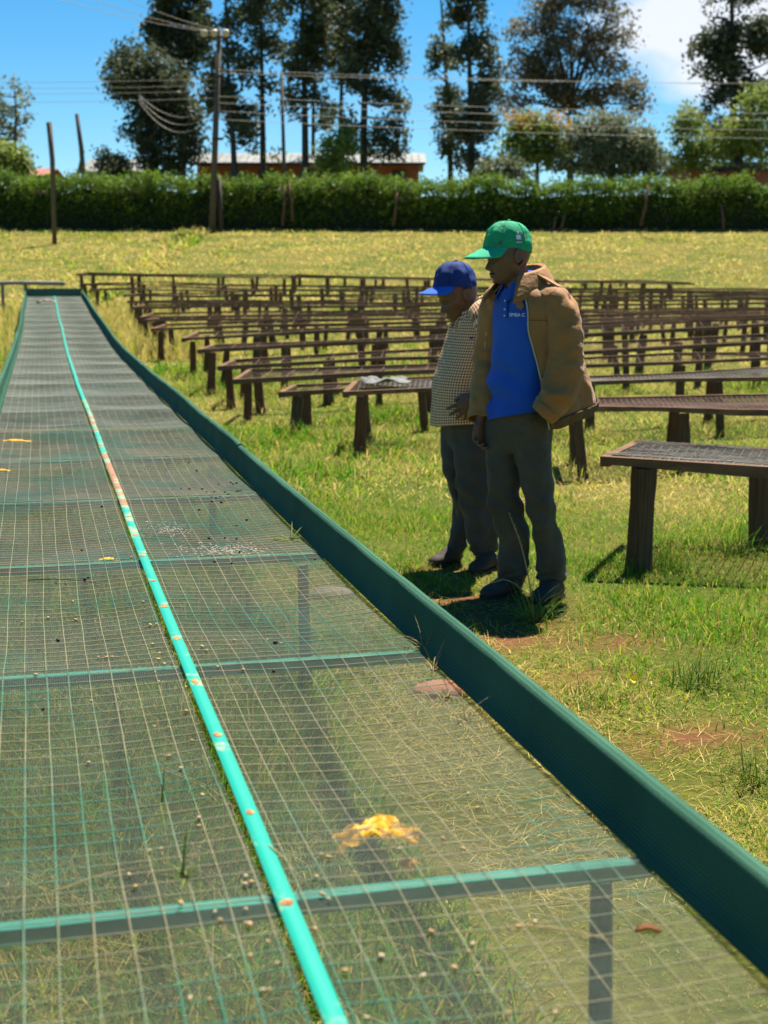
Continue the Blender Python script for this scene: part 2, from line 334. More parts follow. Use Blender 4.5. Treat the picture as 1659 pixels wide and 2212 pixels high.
mu = t.nodes.new('ShaderNodeMixRGB'); mu.blend_type = 'MULTIPLY'; mu.inputs[0].default_value = 1; t.links.new(rr.outputs[0], mu.inputs[1]); t.links.new(r3.outputs[0], mu.inputs[2]); t.links.new(mu.outputs[0], b.inputs['Base Color'])
bp = t.nodes.new('ShaderNodeBump'); bp.inputs['Strength'].default_value = .3; bp.inputs['Distance'].default_value = .0015; t.links.new(mm.outputs[0], bp.inputs['Height']); t.links.new(bp.outputs[0], b.inputs['Normal'])
joints = {1: [1.0, 6.78, 13.3, 19.8, 26.2, 32.4], -1: [1.0, 7.6, 13.9, 20.3, 26.4, 32.4]}
for sg in (1, -1):
    for q in range(5):
        y0, y1 = joints[sg][q]+.004, joints[sg][q+1]-.004; Yl = np.linspace(y0, y1, int((y1-y0)/.09)); rings = []
        off = (fbm(Yl*.55, Yl*0+sg, 61, 3)-.5)*.022; top = .108+(fbm(Yl*.7, Yl*0+sg*7, 62, 3)-.5)*.016+(q % 2)*.006
        #          v (beyond edge)  z
        prof = [(-.014, .002), (.002, .009), (.010, .05), (.013, .10), (.015, 1.0), (.032, 1.006), (.050, .99), (.052, .10), (.053, .0), (.053, -.035), (.03, -.035), (.028, -.02)]
        P = np.zeros((len(Yl), len(prof), 3))
        for j, (pv, pz) in enumerate(prof):
            z = np.where(pz >= .9, top+(pz-1)*1.0, np.minimum(pz, top-.01)) if pz >= .9 else np.full_like(Yl, pz)
            lean = np.clip(z/.14, 0, 1)*off
            rp_ = (fbm(Yl*6, np.full_like(Yl, pz*30), 66, 2)-.5)*.003*(1 if .0 < pz < .9 else 0)
            P[:, j] = bedxyz(Yl, sg*(HW+pv+lean*.6+rp_))+np.stack([z*0, z*0, z], -1)
        n = len(prof); i = np.arange(len(Yl)*n).reshape(-1, n)
        Q = np.concatenate([np.stack([i[:-1, a_], i[1:, a_], i[1:, (a_+1) % n], i[:-1, (a_+1) % n]][::sg], -1) for a_ in range(n)])
        o = bl('side_board', P.reshape(-1, 3), Q, m_cloth, True)
        u = np.repeat(Yl, n); vcum = np.concatenate([[0], np.cumsum([.02, .04, .05, .05, .013, .014, .05, .05, .07, .02, .05])]); vv = np.tile(vcum, len(Yl))
        uvl = o.data.uv_layers.new(name='UVMap'); li = np.zeros(len(o.data.loops), np.int32); o.data.loops.foreach_get('vertex_index', li)
        uvl.data.foreach_set('uv', np.stack([u[li], vv[li]], 1).astype(np.float32).ravel())
# far end: green end board, a pole across and a trough
m_greywood = mat('grey_weathered_wood', (.30, .26, .21), .85, (.17, .14, .11), scale=5, stretch=(1, 1, 6), bump=.5)
e0 = bedxyz(32.38, -HW, .05)-ORG; e1 = bedxyz(32.38, HW, .05)-ORG
mb = MB(); mb.bar(e0, e1, .03, .24); mb.build('end_board', m_leg, bed)
pole = MB(); a = atY(-60, 613, 33.2); c = atY(140, 612, 32.9); pole.tube([a, (a+c)/2+[0, 0, .02], c], [.05, .048, .05], 8)
po = pole.build('rail_pole', m_greywood, None, True); tag(po, 'thin grey horizontal pole leading left from the far end of the green bed', 'pole')
for xx in (5, 55):
    p = atY(xx, 615, 33.1); mb = MB(); mb.tube([p, [p[0], p[1], float(G(p[0], p[1]))-.1]], .04, 7); o = mb.build('post', m_greywood, None); o.parent = po
# ================================================================== WOODEN DRYING TABLES
m_post = mat('weathered_post_bark', (.17, .105, .06), .9, (.075, .052, .036), scale=7, stretch=(1, 1, .18), bump=.9, bscale=30, spec=.08)
m_post2 = mat('reddish_post_bark', (.22, .10, .05), .9, (.08, .05, .033), scale=7, stretch=(1, 1, .18), bump=.9, bscale=30, spec=.08)
m_rail = mat('brown_table_rail', (.22, .125, .068), .9, (.10, .06, .038), scale=9, stretch=(.3, 1, 1), bump=.6, bscale=40, spec=.08)
m_tnet = mat('brown_mesh_net', (.20, .105, .072), .7, (.12, .07, .05), scale=3)
m_tnet2 = mat('grey_mesh_net', (.24, .22, .19), .7, (.13, .11, .09), scale=3)
def post_mesh(seed):
    rnd = random.Random(seed); n = 9; rings = []; hs_ = [0, .12, .3, .5, .7, .88, 1.0]; bx, by = 0, 0
    for h in hs_:
        bx += rnd.uniform(-.06, .06); by += rnd.uniform(-.05, .05); r = (1.12-.22*h)*rnd.uniform(.92, 1.06)
        rings.append(np.array([[bx*.5+math.cos(k*2*math.pi/n)*r*(1+.10*math.sin(k*2.1+seed)), by*.5+math.sin(k*2*math.pi/n)*r*(1+.10*math.cos(k*1.7+seed)), h] for k in range(n)]))
    V, Fc = loft(rings); return npmesh('post', V, Fc, True)
POSTS = [post_mesh(k) for k in range(8)]
for k, pm in enumerate(POSTS): pm.materials.append(m_post if k % 2 else m_post2)
TABLES = [  # left px, left Y, right px, right Y, width
 (1305, 985, 7.2, 1790, 1016, 7.0), (1236, 884, 10.6, 1760, 880, 11.3), (746, 849, 12.0, 1760, 810, 13.8), (607, 847, 13.3, 1010, 832, 14.1),
 (507, 814, 14.5, 1760, 767, 16.0), (474, 789, 15.8, 1760, 730, 17.6), (430, 754, 17.3, 1760, 693, 19.7), (395, 727, 18.9, 1760, 681, 21.4),
 (328, 706, 22.0, 1760, 676, 24.6), (314, 692, 23.6, 1760, 670, 26.2), (303, 681, 25.2, 1760, 665, 28), (287, 663, 27.0, 1760, 655, 30.1),
 (277, 652, 29, 1760, 647, 32), (268, 637, 31, 1760, 640, 34.2), (195, 622, 33, 1760, 634, 36.6), (174, 611, 34.6, 1760, 628, 38.2), (166, 591, 37, 1500, 610, 40.6), (629, 595, 40.2, 1390, 612, 42.8)]
TLAB = ['low drying table with wire netting at the right edge, nearest the camera', 'dark red mesh drying table just behind the brown jacket, second nearest on the right']
TAB_LEGS = []
for k, (xl, yl, Yl_, xr, yr, Yr) in enumerate(TABLES):
    rnd = random.Random(100+k); A = atY(xl, yl, Yl_); B = atY(xr, yr, Yr); off = np.array([.07, .95, 0.0]) if k else np.array([.34, .95, -.05]); Bg = B+off
    gz = float(G(A[0], A[1])); t_ = empty('drying_table', (A[0], A[1], gz)); O = np.array([A[0], A[1], gz])
    lab = TLAB[k] if k < 2 else 'weathered wooden drying table on short posts, %s row counted from the camera' % ORD(k)
    if k == 17: lab = 'farthest short row of wooden drying table at the foot of the slope'
    tag(t_, lab, 'drying table', 'wooden drying tables standing in rows on the grass')
    d = (B-A); ln = float(np.linalg.norm(d[:2])); d /= ln
    dz_back = .02
    def top(u, v):   # point on table top: u metres along, v 0..1 front to back, gently wavy
        wv = (float(fbm(u*.6, v*2+k*9, 30+k, 2))-.5)*(.08 if k else .0)
        return A+d*u+off*v+np.array([0, 0, wv+dz_back*v])
    rh, rw = (.040, .045) if k else (.05, .045)
    for v in (0, 1):
        nseg = max(3, int(ln/1.6)); us = np.linspace(-.02, ln, nseg+1); P = np.array([top(u, v) for u in us])-O
        V = []; n_ = np.array([-d[1], d[0], 0]); n_ /= np.linalg.norm(n_)
        for p in P:
            jj = rnd.uniform(.7, 1.3); V.append(np.array([p-n_*rw/2, p+n_*rw/2, p+n_*rw/2-[0, 0, rh*jj], p-n_*rw/2-[0, 0, rh*jj]]))
        vv, ff = loft(V); link('rail', npmesh('rail', vv, ff), m_rail, t_)
    mb = MB(); mb.bar(top(.0, .03)-O-[0, 0, .03], top(.0, .97)-O-[0, 0, .03], .05, .055); mb.build('end_rail', m_rail, t_)
    # net: threads along and across
    parts = []
    if k == 0:
        us = np.arange(0, ln, .0125); rows = np.linspace(.04, .96, 30); L_ = []
        for q, v in enumerate(rows):
            P = []
            for i2, u in enumerate(us):
                z = .012*((i2//2+q) % 2); P.append(top(u, v+(z-.006)/.95)+[0, 0, .004+.012*float(fbm(u*5, v*9, 4, 2))-.05*math.sin(math.pi*v)*.4])
            L_.append(P)
        L_ = np.array(L_)-O; r = .0016
        parts.append(prism(L_, [np.array([0, r, 0]), np.array([0, -r, r]), np.array([0, -r, -r])]))
    nu = max(4, int(ln/.5)); us = np.linspace(0, ln, nu)
    vs = np.linspace(.02, .98, 36 if k in (0, 1, 2) else (9 if k < 8 else 5)); L_ = np.array([[top(u, v)-[0, 0, (.012+.035*math.sin(math.pi*v)*(.6+.8*float(fbm(u*1.3, k, 8, 2))))] for u in us] for v in vs])-O
    r = .0028 if k > 3 else .0022
    parts.append(prism(L_, [np.array([0, r, 0]), np.array([0, -r, r]), np.array([0, -r, -r])]))
    us = np.arange(0, ln, (.05, .05, .05, .25, .25, .3)[min(k, 5)]); vs = np.linspace(.02, .98, 5)
    L_ = np.array([[top(u, v)-[0, 0, (.010+.035*math.sin(math.pi*v)*(.6+.8*float(fbm(u*1.3, k, 8, 2))))] for v in vs] for u in us])-O
    parts.append(prism(L_, [np.array([r, 0, 0]), np.array([-r, 0, r]), np.array([-r, 0, -r])]))
    V, Q = joined(parts); o = link('netting', npmesh('netting', V, Q), m_tnet2 if k in (0, 2) else m_tnet, t_); o['kind'] = 'stuff'
    # posts in pairs
    u = .12 if k else .18; first = True
    while u < ln:
        for v in ((.04, .96) if k else ((.04,) if first or u > 1 else (.96,))):
            uu = u+rnd.uniform(-.12, .12)*(0 if first or not k else 1)
            if k and rnd.random() < .06 and not first: continue
            p = top(uu, v); g = float(G(p[0], p[1]))-.06; pz = p[2]-.05 if k else p[2]-.045; r = rnd.uniform(.036, .060) if k else .064
            o = link('leg', rnd.choice(POSTS), None, t_); o.location = tuple(np.array([p[0], p[1], g])-O); o.scale = (r, r, (pz-g)); o.rotation_euler = (rnd.uniform(-.10, .10), rnd.uniform(-.13, .13), rnd.uniform(0, 6.28))
            TAB_LEGS.append((p[0], p[1]))
        u += rnd.uniform(.85, 1.45) if k else (.54 if first else 1.2); first = False
# pale sack spread on the third table and a clump of dry stalks on the nearest one
m_sack = mat('white_sack_cloth', (.21, .21, .195), .85, (.13, .12, .105), scale=12, bump=.5)
def sheet(name, cx, wd, dp, m, zfun, n=14, parent=None):
    V = []; Fc = []
    for i in range(n+1):
        for j in range(n+1):
            u, v = i/n-.5, j/n-.5; e = 1+.12*math.sin(7*u+3*v)+.1*math.sin(11*v-5*u)
            V.append((cx[0]+u*wd*e, cx[1]+v*dp*e, cx[2]+zfun(u, v)))
    for i in range(n):
        for j in range(n): a = i*(n+1)+j; Fc.append((a, a+n+1, a+n+2, a+1))
    me = npmesh(name, V, Fc, True); o = link(name, me, m, parent); sm = o.modifiers.new('s', 'SOLIDIFY'); sm.thickness = .003; return o
pA = atY(835, 823, 12.75)
tag(sheet('white_sack', pA+np.array([.0, 0, -.01]), 0.40, .28, m_sack, lambda u, v: .03*math.sin(9*u+4*v)*math.cos(8*v)+.02), 'crumpled white sack lying on the end of a wooden drying table', 'sack')
# ================================================================== GRASS
def blades(n, X, Y, h, wd, lean, cols, seed, bend=.35, z0=None):
    r = np.random.default_rng(seed); az = r.uniform(0, 2*math.pi, n); fa = r.uniform(0, 2*math.pi, n)
    z = (G(X, Y) if z0 is None else z0)-.006
    dx, dy = np.cos(az)*np.sin(lean), np.sin(az)*np.sin(lean); dz = np.cos(lean)
    sx, sy = np.cos(fa)*wd/2, np.sin(fa)*wd/2
    B = np.stack([X, Y, z], 1); D = np.stack([dx, dy, dz], 1)*h[:, None]; W = np.stack([sx, sy, 0*sx], 1)
    mid = B+D*.5; droop = np.stack([np.cos(az), np.sin(az), -.6+0*az], 1)*(h*bend*r.uniform(.3, 1.2, n))[:, None]; tip = B+D+droop
    tip[:, 2] = np.maximum(tip[:, 2], B[:, 2]+.004)
    V = np.stack([B-W, B+W, mid+W*.8, mid-W*.8, tip], 1).reshape(-1, 3)
    i = np.arange(n)*5
    tri = np.concatenate([np.stack([i, i+1, i+2], 1), np.stack([i, i+2, i+3], 1), np.stack([i+3, i+2, i+4], 1)])
    C = np.repeat(np.hstack([cols, np.ones((n, 1))]), 5, axis=0)
    return V, tri, C
m_grass = mat('grass_blade', (.1, .15, .03), .6, attr='Col', transl=.5, spec=.12)
def grass_obj(name, bl_, label):
    V = np.concatenate([q[0] for q in bl_]); n = 0; T = []
    for q in bl_: T.append(q[1]+n); n += len(q[0])
    me = npmesh(name, V, np.concatenate(T)); C = np.concatenate([q[2] for q in bl_]).astype(np.float32)
    me.color_attributes.new('Col', 'FLOAT_COLOR', 'POINT').data.foreach_set('color', C.ravel())
    return tag(link(name, me, m_grass), label, 'grass', kind='stuff')
GREEN = np.array([.098, .255, .012]); LIME = np.array([.34, .375, .024]); STRAW = np.array([.56, .44, .135]); DRY = np.array([.40, .27, .09])
def lushness(X, Y):
    """0 dry .. 1 lush green"""
    l = .52+2.6*(fbm(X*.55+3, Y*.4, 12, 4)-.5)
    bx = np.interp(np.clip(Y, .6, 32.5), BY, BX); du = X-bx
    l += .45*np.exp(-((du-1.4)/.9)**2)*np.clip((Y-5)/2, 0, 1)*np.clip((16-Y)/4, 0, 1)     # strip by the bed
    l -= .45*np.exp(-((du-1.15)/.55)**2)*np.clip((6.5-Y)/1.5, 0, 1)*np.clip((Y-3.0)/.8, 0, 1)                           # trampled path
    l += .22*np.clip((Y-3.5)/2, 0, 1)*np.clip((19-Y)/4, 0, 1)
    l += .25*(du < -.6)+.55*(np.abs(du) < .62)
    l -= np.clip((Y-19)/10, 0, .58)
    l -= .35*np.exp(-((Y-37)/4)**2)+np.clip((Y-40)/8, 0, .25)
    return np.clip(l, 0, 1)
def gcols(X, Y, r, n):
    l = lushness(X, Y); q = r.uniform(0, 1, n); k = r.uniform(.7, 1.25, n)[:, None]
    base = np.where((q < l*.60)[:, None], GREEN, np.where((q < .22+l*.62)[:, None], LIME, np.where((q < .88)[:, None], STRAW, DRY)))
    return base*k*np.array([1, 1, 1])
def zone(y0, y1, dens, hh, ww, seed, xl=-.34, xr=.34, lush_h=1.0, bend=.4):
    r = np.random.default_rng(seed); area = (xr-xl)*(y1*y1-y0*y0)/2; n = int(area*dens)
    Y = np.sqrt(r.uniform(y0*y0, y1*y1, n)); X = r.uniform(xl, xr, n)*Y
    den = fbm(X*2.2, Y*2.2, 31, 3); keep = (r.uniform(0, 1, n) > soilmask(X, Y)*1.0) & (den+r.uniform(-.25, .25, n) > .33); X, Y = X[keep], Y[keep]; n = len(X)
    l = lushness(X, Y); tall = np.clip(fbm(X*1.6+9, Y*1.6, 33, 3)*2-.35, .35, 1.7)
    bx = np.interp(np.clip(Y, .6, 32.5), BY, BX); du = X-bx
    under = (np.abs(du) < .62)
    h = r.uniform(hh[0], hh[1], n)*tall*(.75+.6*l)*np.where(under, np.where(r.uniform(0, 1, n) < .45, 3.4, 1.3), 1); wd = r.uniform(ww[0], ww[1], n)*np.where(under, 1.5, 1)
    h = np.where(under, np.minimum(h, .40), h)
    lean = np.clip(np.abs(r.normal(.55, .4, n))+(1-l)*.45, 0, 1.45)
    return blades(n, X, Y, h, wd, lean, gcols(X, Y, r, n), seed+1, bend)
grass_obj('grass_near', [zone(1.35, 4.5, 11500, (.025, .085), (.0022, .0042), 201), zone(4.5, 9.5, 5200, (.035, .11), (.003, .0055), 203)], 'short trampled grass around the green bed and the men')
grass_obj('grass_middle', [zone(9.5, 20, 1500, (.06, .17), (.006, .011), 205), zone(20, 34, 420, (.09, .24), (.012, .022), 207)], 'green and straw coloured grass between the rows of tables')
grass_obj('grass_far', [zone(34, 62, 130, (.10, .28), (.03, .055), 209)], 'dry yellow grass on the slope below the hedge')
# taller tufts round the table posts
r = np.random.default_rng(5); P = np.repeat(np.array([p for p in TAB_LEGS if p[1] < 21]), 26, axis=0); n = len(P)
X = P[:, 0]+r.normal(0, .11, n); Y = P[:, 1]+r.normal(-.03, .11, n)
q1 = blades(n, X, Y, r.uniform(.08, .24, n), r.uniform(.005, .01, n), np.abs(r.normal(.25, .25, n)), gcols(X, Y, r, n), 77, .3)
# tall pale grass belt at the far end of the bed
n = 5200; Y = r.uniform(22, 33.5, n); bx = np.interp(Y, BY, BX); X = bx+r.uniform(.75, 2.6, n)*np.where(r.uniform(0, 1, n) < .75, 1, -1)
q2 = blades(n, X, Y, r.uniform(.2, .5, n), r.uniform(.01, .02, n), np.abs(r.normal(.2, .2, n)), np.where((r.uniform(0, 1, n) < .7)[:, None], STRAW, LIME)*r.uniform(.7, 1.1, n)[:, None], 78, .4)
grass_obj('grass_tufts', [q1, q2], 'taller grass tufts round the table posts and far bed end')
# straw thatch lying flat on the worn strip right of the bed
n = 21000; Y = r.uniform(3.2, 7.6, n); bx = np.interp(Y, BY, BX); X = bx+.7+np.abs(r.normal(0, .75, n)); 
q3 = blades(n, X, Y, r.uniform(.04, .13, n), r.uniform(.0018, .0035, n), r.uniform(1.25, 1.53, n), np.where((r.uniform(0, 1, n) < .75)[:, None], STRAW*1.25, DRY)*r.uniform(.7, 1.2, n)[:, None], 79, .08)
o = grass_obj('dry_straw', [q3], 'loose dry straw lying on the worn strip beside the bed')
# ================================================================== HEDGE, TREES, BUILDINGS, POLES
def leafmat(name, c1, c2, tr=.42):
    return mat(name, c1, .55, c2, scale=1.3, detail=2, transl=tr, spec=.3)
m_bark = mat('tree_bark', (.10, .085, .07), .95, (.045, .036, .03), scale=6, stretch=(1, 1, .2), bump=.6)
LM = {'dark': leafmat('leaf_dark', (.045, .062, .03), (.13, .14, .07)), 'mid': leafmat('leaf_mid', (.06, .08, .035), (.16, .17, .075)),
      'olive': leafmat('leaf_olive', (.12, .105, .055), (.24, .20, .11)), 'light': leafmat('leaf_light', (.13, .19, .035), (.30, .34, .075)),
      'grey': leafmat('leaf_greygreen', (.12, .15, .075), (.26, .27, .15)), 'hedge': leafmat('leaf_hedge', (.06, .12, .012), (.15, .23, .022), .5),
      'flower': mat('orange_blossom', (.55, .22, .07), .7, (.45, .34, .06), scale=3, transl=.3)}
def leaves(C, n_per, spread, size, r, flat=.0, droop=0.0):
    """C (m,3) clump centres -> leaf quads"""
    n = len(C)*n_per; P = np.repeat(C, n_per, axis=0)+r.normal(0, 1, (n, 3))*np.array(spread)
    a = r.normal(0, 1, (n, 3)); a[:, 2] = a[:, 2]*(1-flat)-droop; a /= np.linalg.norm(a, axis=1)[:, None]
    b = np.cross(a, r.normal(0, 1, (n, 3))); b /= np.linalg.norm(b, axis=1)[:, None]+1e-9
    s = size*r.uniform(.6, 1.35, n)[:, None]; w = s*.42
    V = np.stack([P-a*s*.5, P+b*w*.5, P+a*s*.5, P-b*w*.5], 1).reshape(-1, 3); i = np.arange(n)*4
    return V, np.stack([i, i+1, i+2, i+3], 1)
def px2m(Y): return Y/F_*1.0
def tree(name, label, Y, base, trunk_px, blobs, leaf, ncl, nper, size, spread=.45, trunk_r=.14, seed=1, extra=None, group='trees beyond the hedge', branches=26, droop=0., tops=None, depth=1.0, gap=0.0, fan=False):
    """blobs: (x, y, rx, ry) in photo px at depth Y; trunk_px: list of px points bottom -> top"""
    r = np.random.default_rng(seed); k = px2m(Y); p0 = atY(base[0], base[1], Y); g = float(G(p0[0], Y))-.1; root = empty(name, (p0[0], Y, g)); O = np.array([p0[0], Y, g])
    tp = [np.array([p0[0], Y, g])]+[atY(x, y, Y)+np.array([0, r.uniform(-.3, .3), 0]) for x, y in trunk_px]
    mb = MB(); rad = np.linspace(trunk_r*1.25, trunk_r*.35, len(tp)); mb.tube(np.array(tp)-O, rad, 8, True, 4)
    C = []; wts = np.array([b_[2]*b_[3] for b_ in blobs], float); wts /= wts.sum()
    for b_, wt in zip(blobs, wts):
        m_ = max(3, int(ncl*wt)); d = r.normal(0, 1, (m_, 3)); d /= np.linalg.norm(d, axis=1)[:, None]; rad_ = r.uniform(.25, 1.0, m_)**.5
        d *= rad_[:, None]; c = atY(b_[0], b_[1], Y); rr_ = np.array([b_[2]*k, min(b_[2], b_[3])*k*depth, b_[3]*k]); C.append(c+d*rr_)
    C = np.concatenate(C)
    if gap: C = C[fbm(C[:, 0]*.9+seed, C[:, 2]*.9+C[:, 1]*.25, seed, 2) > gap+.085]
    # limbs to clump centres
    tpa = crom(np.array(tp), 6); sel = C[r.permutation(len(C))[:branches]]
    for c in sel:
        j = int(np.argmin(np.linalg.norm(tpa-c, axis=1)+np.where(tpa[:, 2] > c[2]-.1, 3, 0))); a = tpa[j]; mid = (a+c)/2+np.array([0, 0, (.10 if fan else -.12)*np.linalg.norm(c-a)])+r.normal(0, .35 if fan else .1, 3)
        mb.tube(np.array([a, mid, c])-O, [trunk_r*.42, trunk_r*.25, trunk_r*.08], 5, True, 3)
    mb.build('trunk', m_bark, root, True)
    V, Q = leaves(C-O, int(nper*1.7), (spread*.70, spread*.70, spread*.55), size*1.12, r, droop=droop); o = link('crown', npmesh('crown', V, Q), LM[leaf], root)
    if extra:
        eb, em, en, es = extra; E_ = np.concatenate([atY(x, y, Y-.6)+r.normal(0, 1, (en, 3))*np.array([rx*k*.5, .3, ry*k*.5]) for x, y, rx, ry in eb]); V, Q = leaves(E_-O, 10, (.13, .13, .1), es, r); link('blossom', npmesh('blossom', V, Q), LM[em], root)
    return tag(root, label, 'tree', group)
# hedge: one long clipped hedge with stems
HY = 59.2; r = np.random.default_rng(3); hx0, hx1 = -24.0, 26.0
hb = empty('hedge', (0, HY, float(G(0, HY)))); HO = np.array(hb.location); tag(hb, 'long clipped green hedge across the top of the field', 'hedge')
def hedge_h(x): return 1.78+.55*(fbm(x*.5, x*0, 71, 3)-.5)+.40*(fbm(x*2.2, x*0, 72, 2)-.5)-.35*np.exp(-((x-15.6)/.7)**2)
n = 16500; X = r.uniform(hx0, hx1, n); q = r.uniform(0, 1, n); hh = hedge_h(X); bulge = (fbm(X*1.1, q*2, 73, 2)-.5)*.5
front = r.uniform(0, 1, n) < .55
Zr = np.where(front, hh*r.uniform(.06, 1, n)**.85, hh+r.normal(.04, .15, n)); Yo = np.where(front, -.75+bulge*.8+np.abs(r.normal(0, .12, n))+.18*(1-Zr/hh), r.uniform(-.8, 1.0, n))
C = np.stack([X, HY+Yo, G(X, np.full(n, HY))+Zr], 1); V, Q = leaves(C-HO, 5, (.09, .09, .08), .15, r)
link('foliage', npmesh('foliage', V, Q), LM['hedge'], hb)['kind'] = 'stuff'
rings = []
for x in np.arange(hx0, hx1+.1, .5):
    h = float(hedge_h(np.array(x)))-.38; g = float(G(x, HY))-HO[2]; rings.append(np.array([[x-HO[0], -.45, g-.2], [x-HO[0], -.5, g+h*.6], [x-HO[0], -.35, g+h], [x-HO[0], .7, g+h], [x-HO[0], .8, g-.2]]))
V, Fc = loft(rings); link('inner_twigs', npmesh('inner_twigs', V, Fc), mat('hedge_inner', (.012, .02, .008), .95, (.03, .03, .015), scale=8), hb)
m_stem = mat('reddish_stem', (.20, .09, .05), .9, (.10, .06, .04), scale=8)
for x, y0, y1, ln in ((628, 395, 470, -4), (853, 415, 480, 4), (1195, 468, 500, 5), (1213, 462, 498, 6), (1392, 400, 480, 8), (612, 400, 480, 2), (1560, 440, 495, -3)):
    a = atY(x-ln, y1+8, HY-1.05); c = atY(x+ln, y0, HY-.95); MB().tube(np.array([a, (a+c)/2+[.04, 0, 0], c])-HO, [.07, .055, .04], 6).build('stem', m_stem, hb, True)
# buildings behind
m_wall = mat('orange_plaster', (.42, .13, .06), .85, (.34, .10, .05), scale=3); m_pink = mat('pink_plaster', (.42, .16, .13), .85, (.33, .12, .10), scale=3)
m_roof = mat('zinc_roof', (.20, .20, .185), .6, (.12, .115, .10), scale=1.2, metallic=.25); m_rroof = mat('red_tile_roof', (.35, .13, .08), .8, (.26, .09, .06), scale=3)
m_dark = mat('dark_window', (.02, .02, .022), .25)
def building(name, label, x0, x1, yeave, yridge, Y, wallm, roofm, wins=(), gable=False):
    a = atY(x0, yeave, Y); c = atY(x1, yeave, Y); rz = atY(x0, yridge, Y+2.5)[2]; g = min(float(G(a[0], Y)), float(G(c[0], Y)))-.3; root = empty(name, ((a[0]+c[0])/2, Y, g)); O = np.array(root.location); tag(root, label, 'building')
    ez = a[2]; W = c[0]-a[0]; D = 5.0
    mb = MB(); mb.box((0, D/2, (ez-g)/2), (W, D, ez-g)); mb.build('wall', wallm, root)
    mb = MB(); n = max(6, int(W/.35))
    for i in range(n):     # corrugated sheets
        xa = -W/2-.4+(W+.8)*i/n; xb = -W/2-.4+(W+.8)*(i+1)/n-.03
        for y_a, y_b in ((-.5, D/2), (D+.5, D/2)):
            za = ez-g-.05; zb = rz-g; th = .05+.012*(i % 2)
            V = [(xa, y_a, za), (xb, y_a, za), (xb, y_b, zb), (xa, y_b, zb), (xa, y_a, za+th), (xb, y_a, za+th), (xb, y_b, zb+th), (xa, y_b, zb+th)]
            mb.add(V, [(0, 1, 2, 3), (4, 7, 6, 5), (0, 4, 5, 1), (1, 5, 6, 2), (2, 6, 7, 3), (3, 7, 4, 0)])
    mb.build('roof', roofm, root)
    mb = MB(); mb.add([(-W/2, .02, ez-g), (-W/2, D-.02, ez-g), (-W/2, D/2, rz-g-.03)], [(0, 1, 2)]); mb.add([(W/2, .02, ez-g), (W/2, D-.02, ez-g), (W/2, D/2, rz-g-.03)], [(0, 2, 1)]); mb.build('gable', wallm, root)
    MB().bar((-W/2-.3, -.52, ez-g-.06), (W/2+.3, -.52, ez-g-.06), .04, .14).build('fascia', m_dark, root)
    for wx0, wx1, wy0, wy1 in wins:
        p = atY(wx0, wy0, Y)-O; q_ = atY(wx1, wy1, Y)-O; f = MB().box(((p[0]+q_[0])/2, -.02, (p[2]+q_[2])/2), (abs(q_[0]-p[0])+.16, .08, abs(p[2]-q_[2])+.16)).build('window', m_rail, root)
        MB().box(((p[0]+q_[0])/2, -.055, (p[2]+q_[2])/2), (abs(q_[0]-p[0]), .05, abs(p[2]-q_[2]))).build('pane', m_dark, f)
    return root
building('long_building', 'long orange building with pale zinc roof behind the hedge', 425, 905, 353, 333, 76, m_wall, m_roof, [(500, 530, 370, 384), (560, 590, 370, 384), (650, 680, 370, 384), (770, 800, 370, 384), (850, 875, 370, 384)])
building('pink_building', 'pink walled building with low roof at the left behind the hedge', 190, 300, 372, 346, 80, m_pink, m_roof, [(240, 262, 375, 388)])
building('red_roof_house', 'small red roofed house at the far left behind the hedge', -40, 90, 380, 366, 84, m_pink, m_rroof)
building('dark_shed', 'dark low shed roof under the trees at the far right', 1490, 1720, 365, 352, 70, m_pink, m_rail)
# trees, left to right
tree('sparse_tree', 'thin grey green tree cut by the left edge', 84, (30, 380), [(30, 330), (34, 250), (30, 190)], [(20, 215, 48, 48), (45, 200, 28, 36), (15, 275, 30, 30), (52, 235, 22, 24), (-30, 250, 40, 70)], 'grey', 90, 22, .26, .42, .10, 21, gap=.36)
tree('round_bush', 'bright green rounded bush at the far left behind the hedge', 72, (20, 385), [(20, 350)], [(10, 345, 62, 36), (45, 362, 30, 20)], 'light', 70, 26, .24, .35, .10, 22)
tree('broad_dark_tree', 'broad dark green tree leaning left of the power pole', 71, (330, 385), [(332, 320), (325, 250), (315, 170)], [(300, 160, 62, 62), (235, 190, 42, 26), (345, 190, 65, 60), (385, 245, 50, 38), (330, 270, 55, 50), (360, 330, 62, 50), (285, 130, 32, 30), (410, 300, 28, 50)], 'dark', 330, 24, .25, .42, .2, 23, gap=.30)
tree('drooping_conifer', 'tall dark conifer with drooping fronds behind the broad tree', 76, (392, 385), [(392, 280), (390, 160), (388, 40), (386, -90)], [(388, 10, 62, 40), (345, 60, 30, 26), (430, 55, 34, 28), (388, 95, 50, 30), (350, 95, 30, 20), (425, 110, 26, 28), (385, -50, 60, 50), (395, 160, 18, 26)], 'dark', 190, 24, .30, .34, .2, 24, droop=.9)
tree('slim_gum_tree', 'slim tall tree just right of the power pole', 69, (510, 388), [(505, 320), (497, 200), (490, 60), (486, -80)], [(470, 40, 42, 50), (480, 130, 38, 45), (490, 210, 45, 40), (462, 190, 22, 40), (520, 270, 30, 40), (478, -40, 45, 50)], 'mid', 190, 22, .25, .36, .13, 25, gap=.36)
tree('slim_gum_tree', 'slim tree with bare lower trunk left of the leaning thin pole', 71, (568, 388), [(568, 310), (567, 200), (565, 80), (560, -80)], [(560, 40, 52, 50), (575, 110, 42, 40), (545, 150, 34, 36), (585, 175, 30, 26), (590, 290, 24, 45), (548, 275, 22, 50), (560, -50, 50, 50)], 'mid', 200, 22, .25, .38, .14, 26, gap=.38)
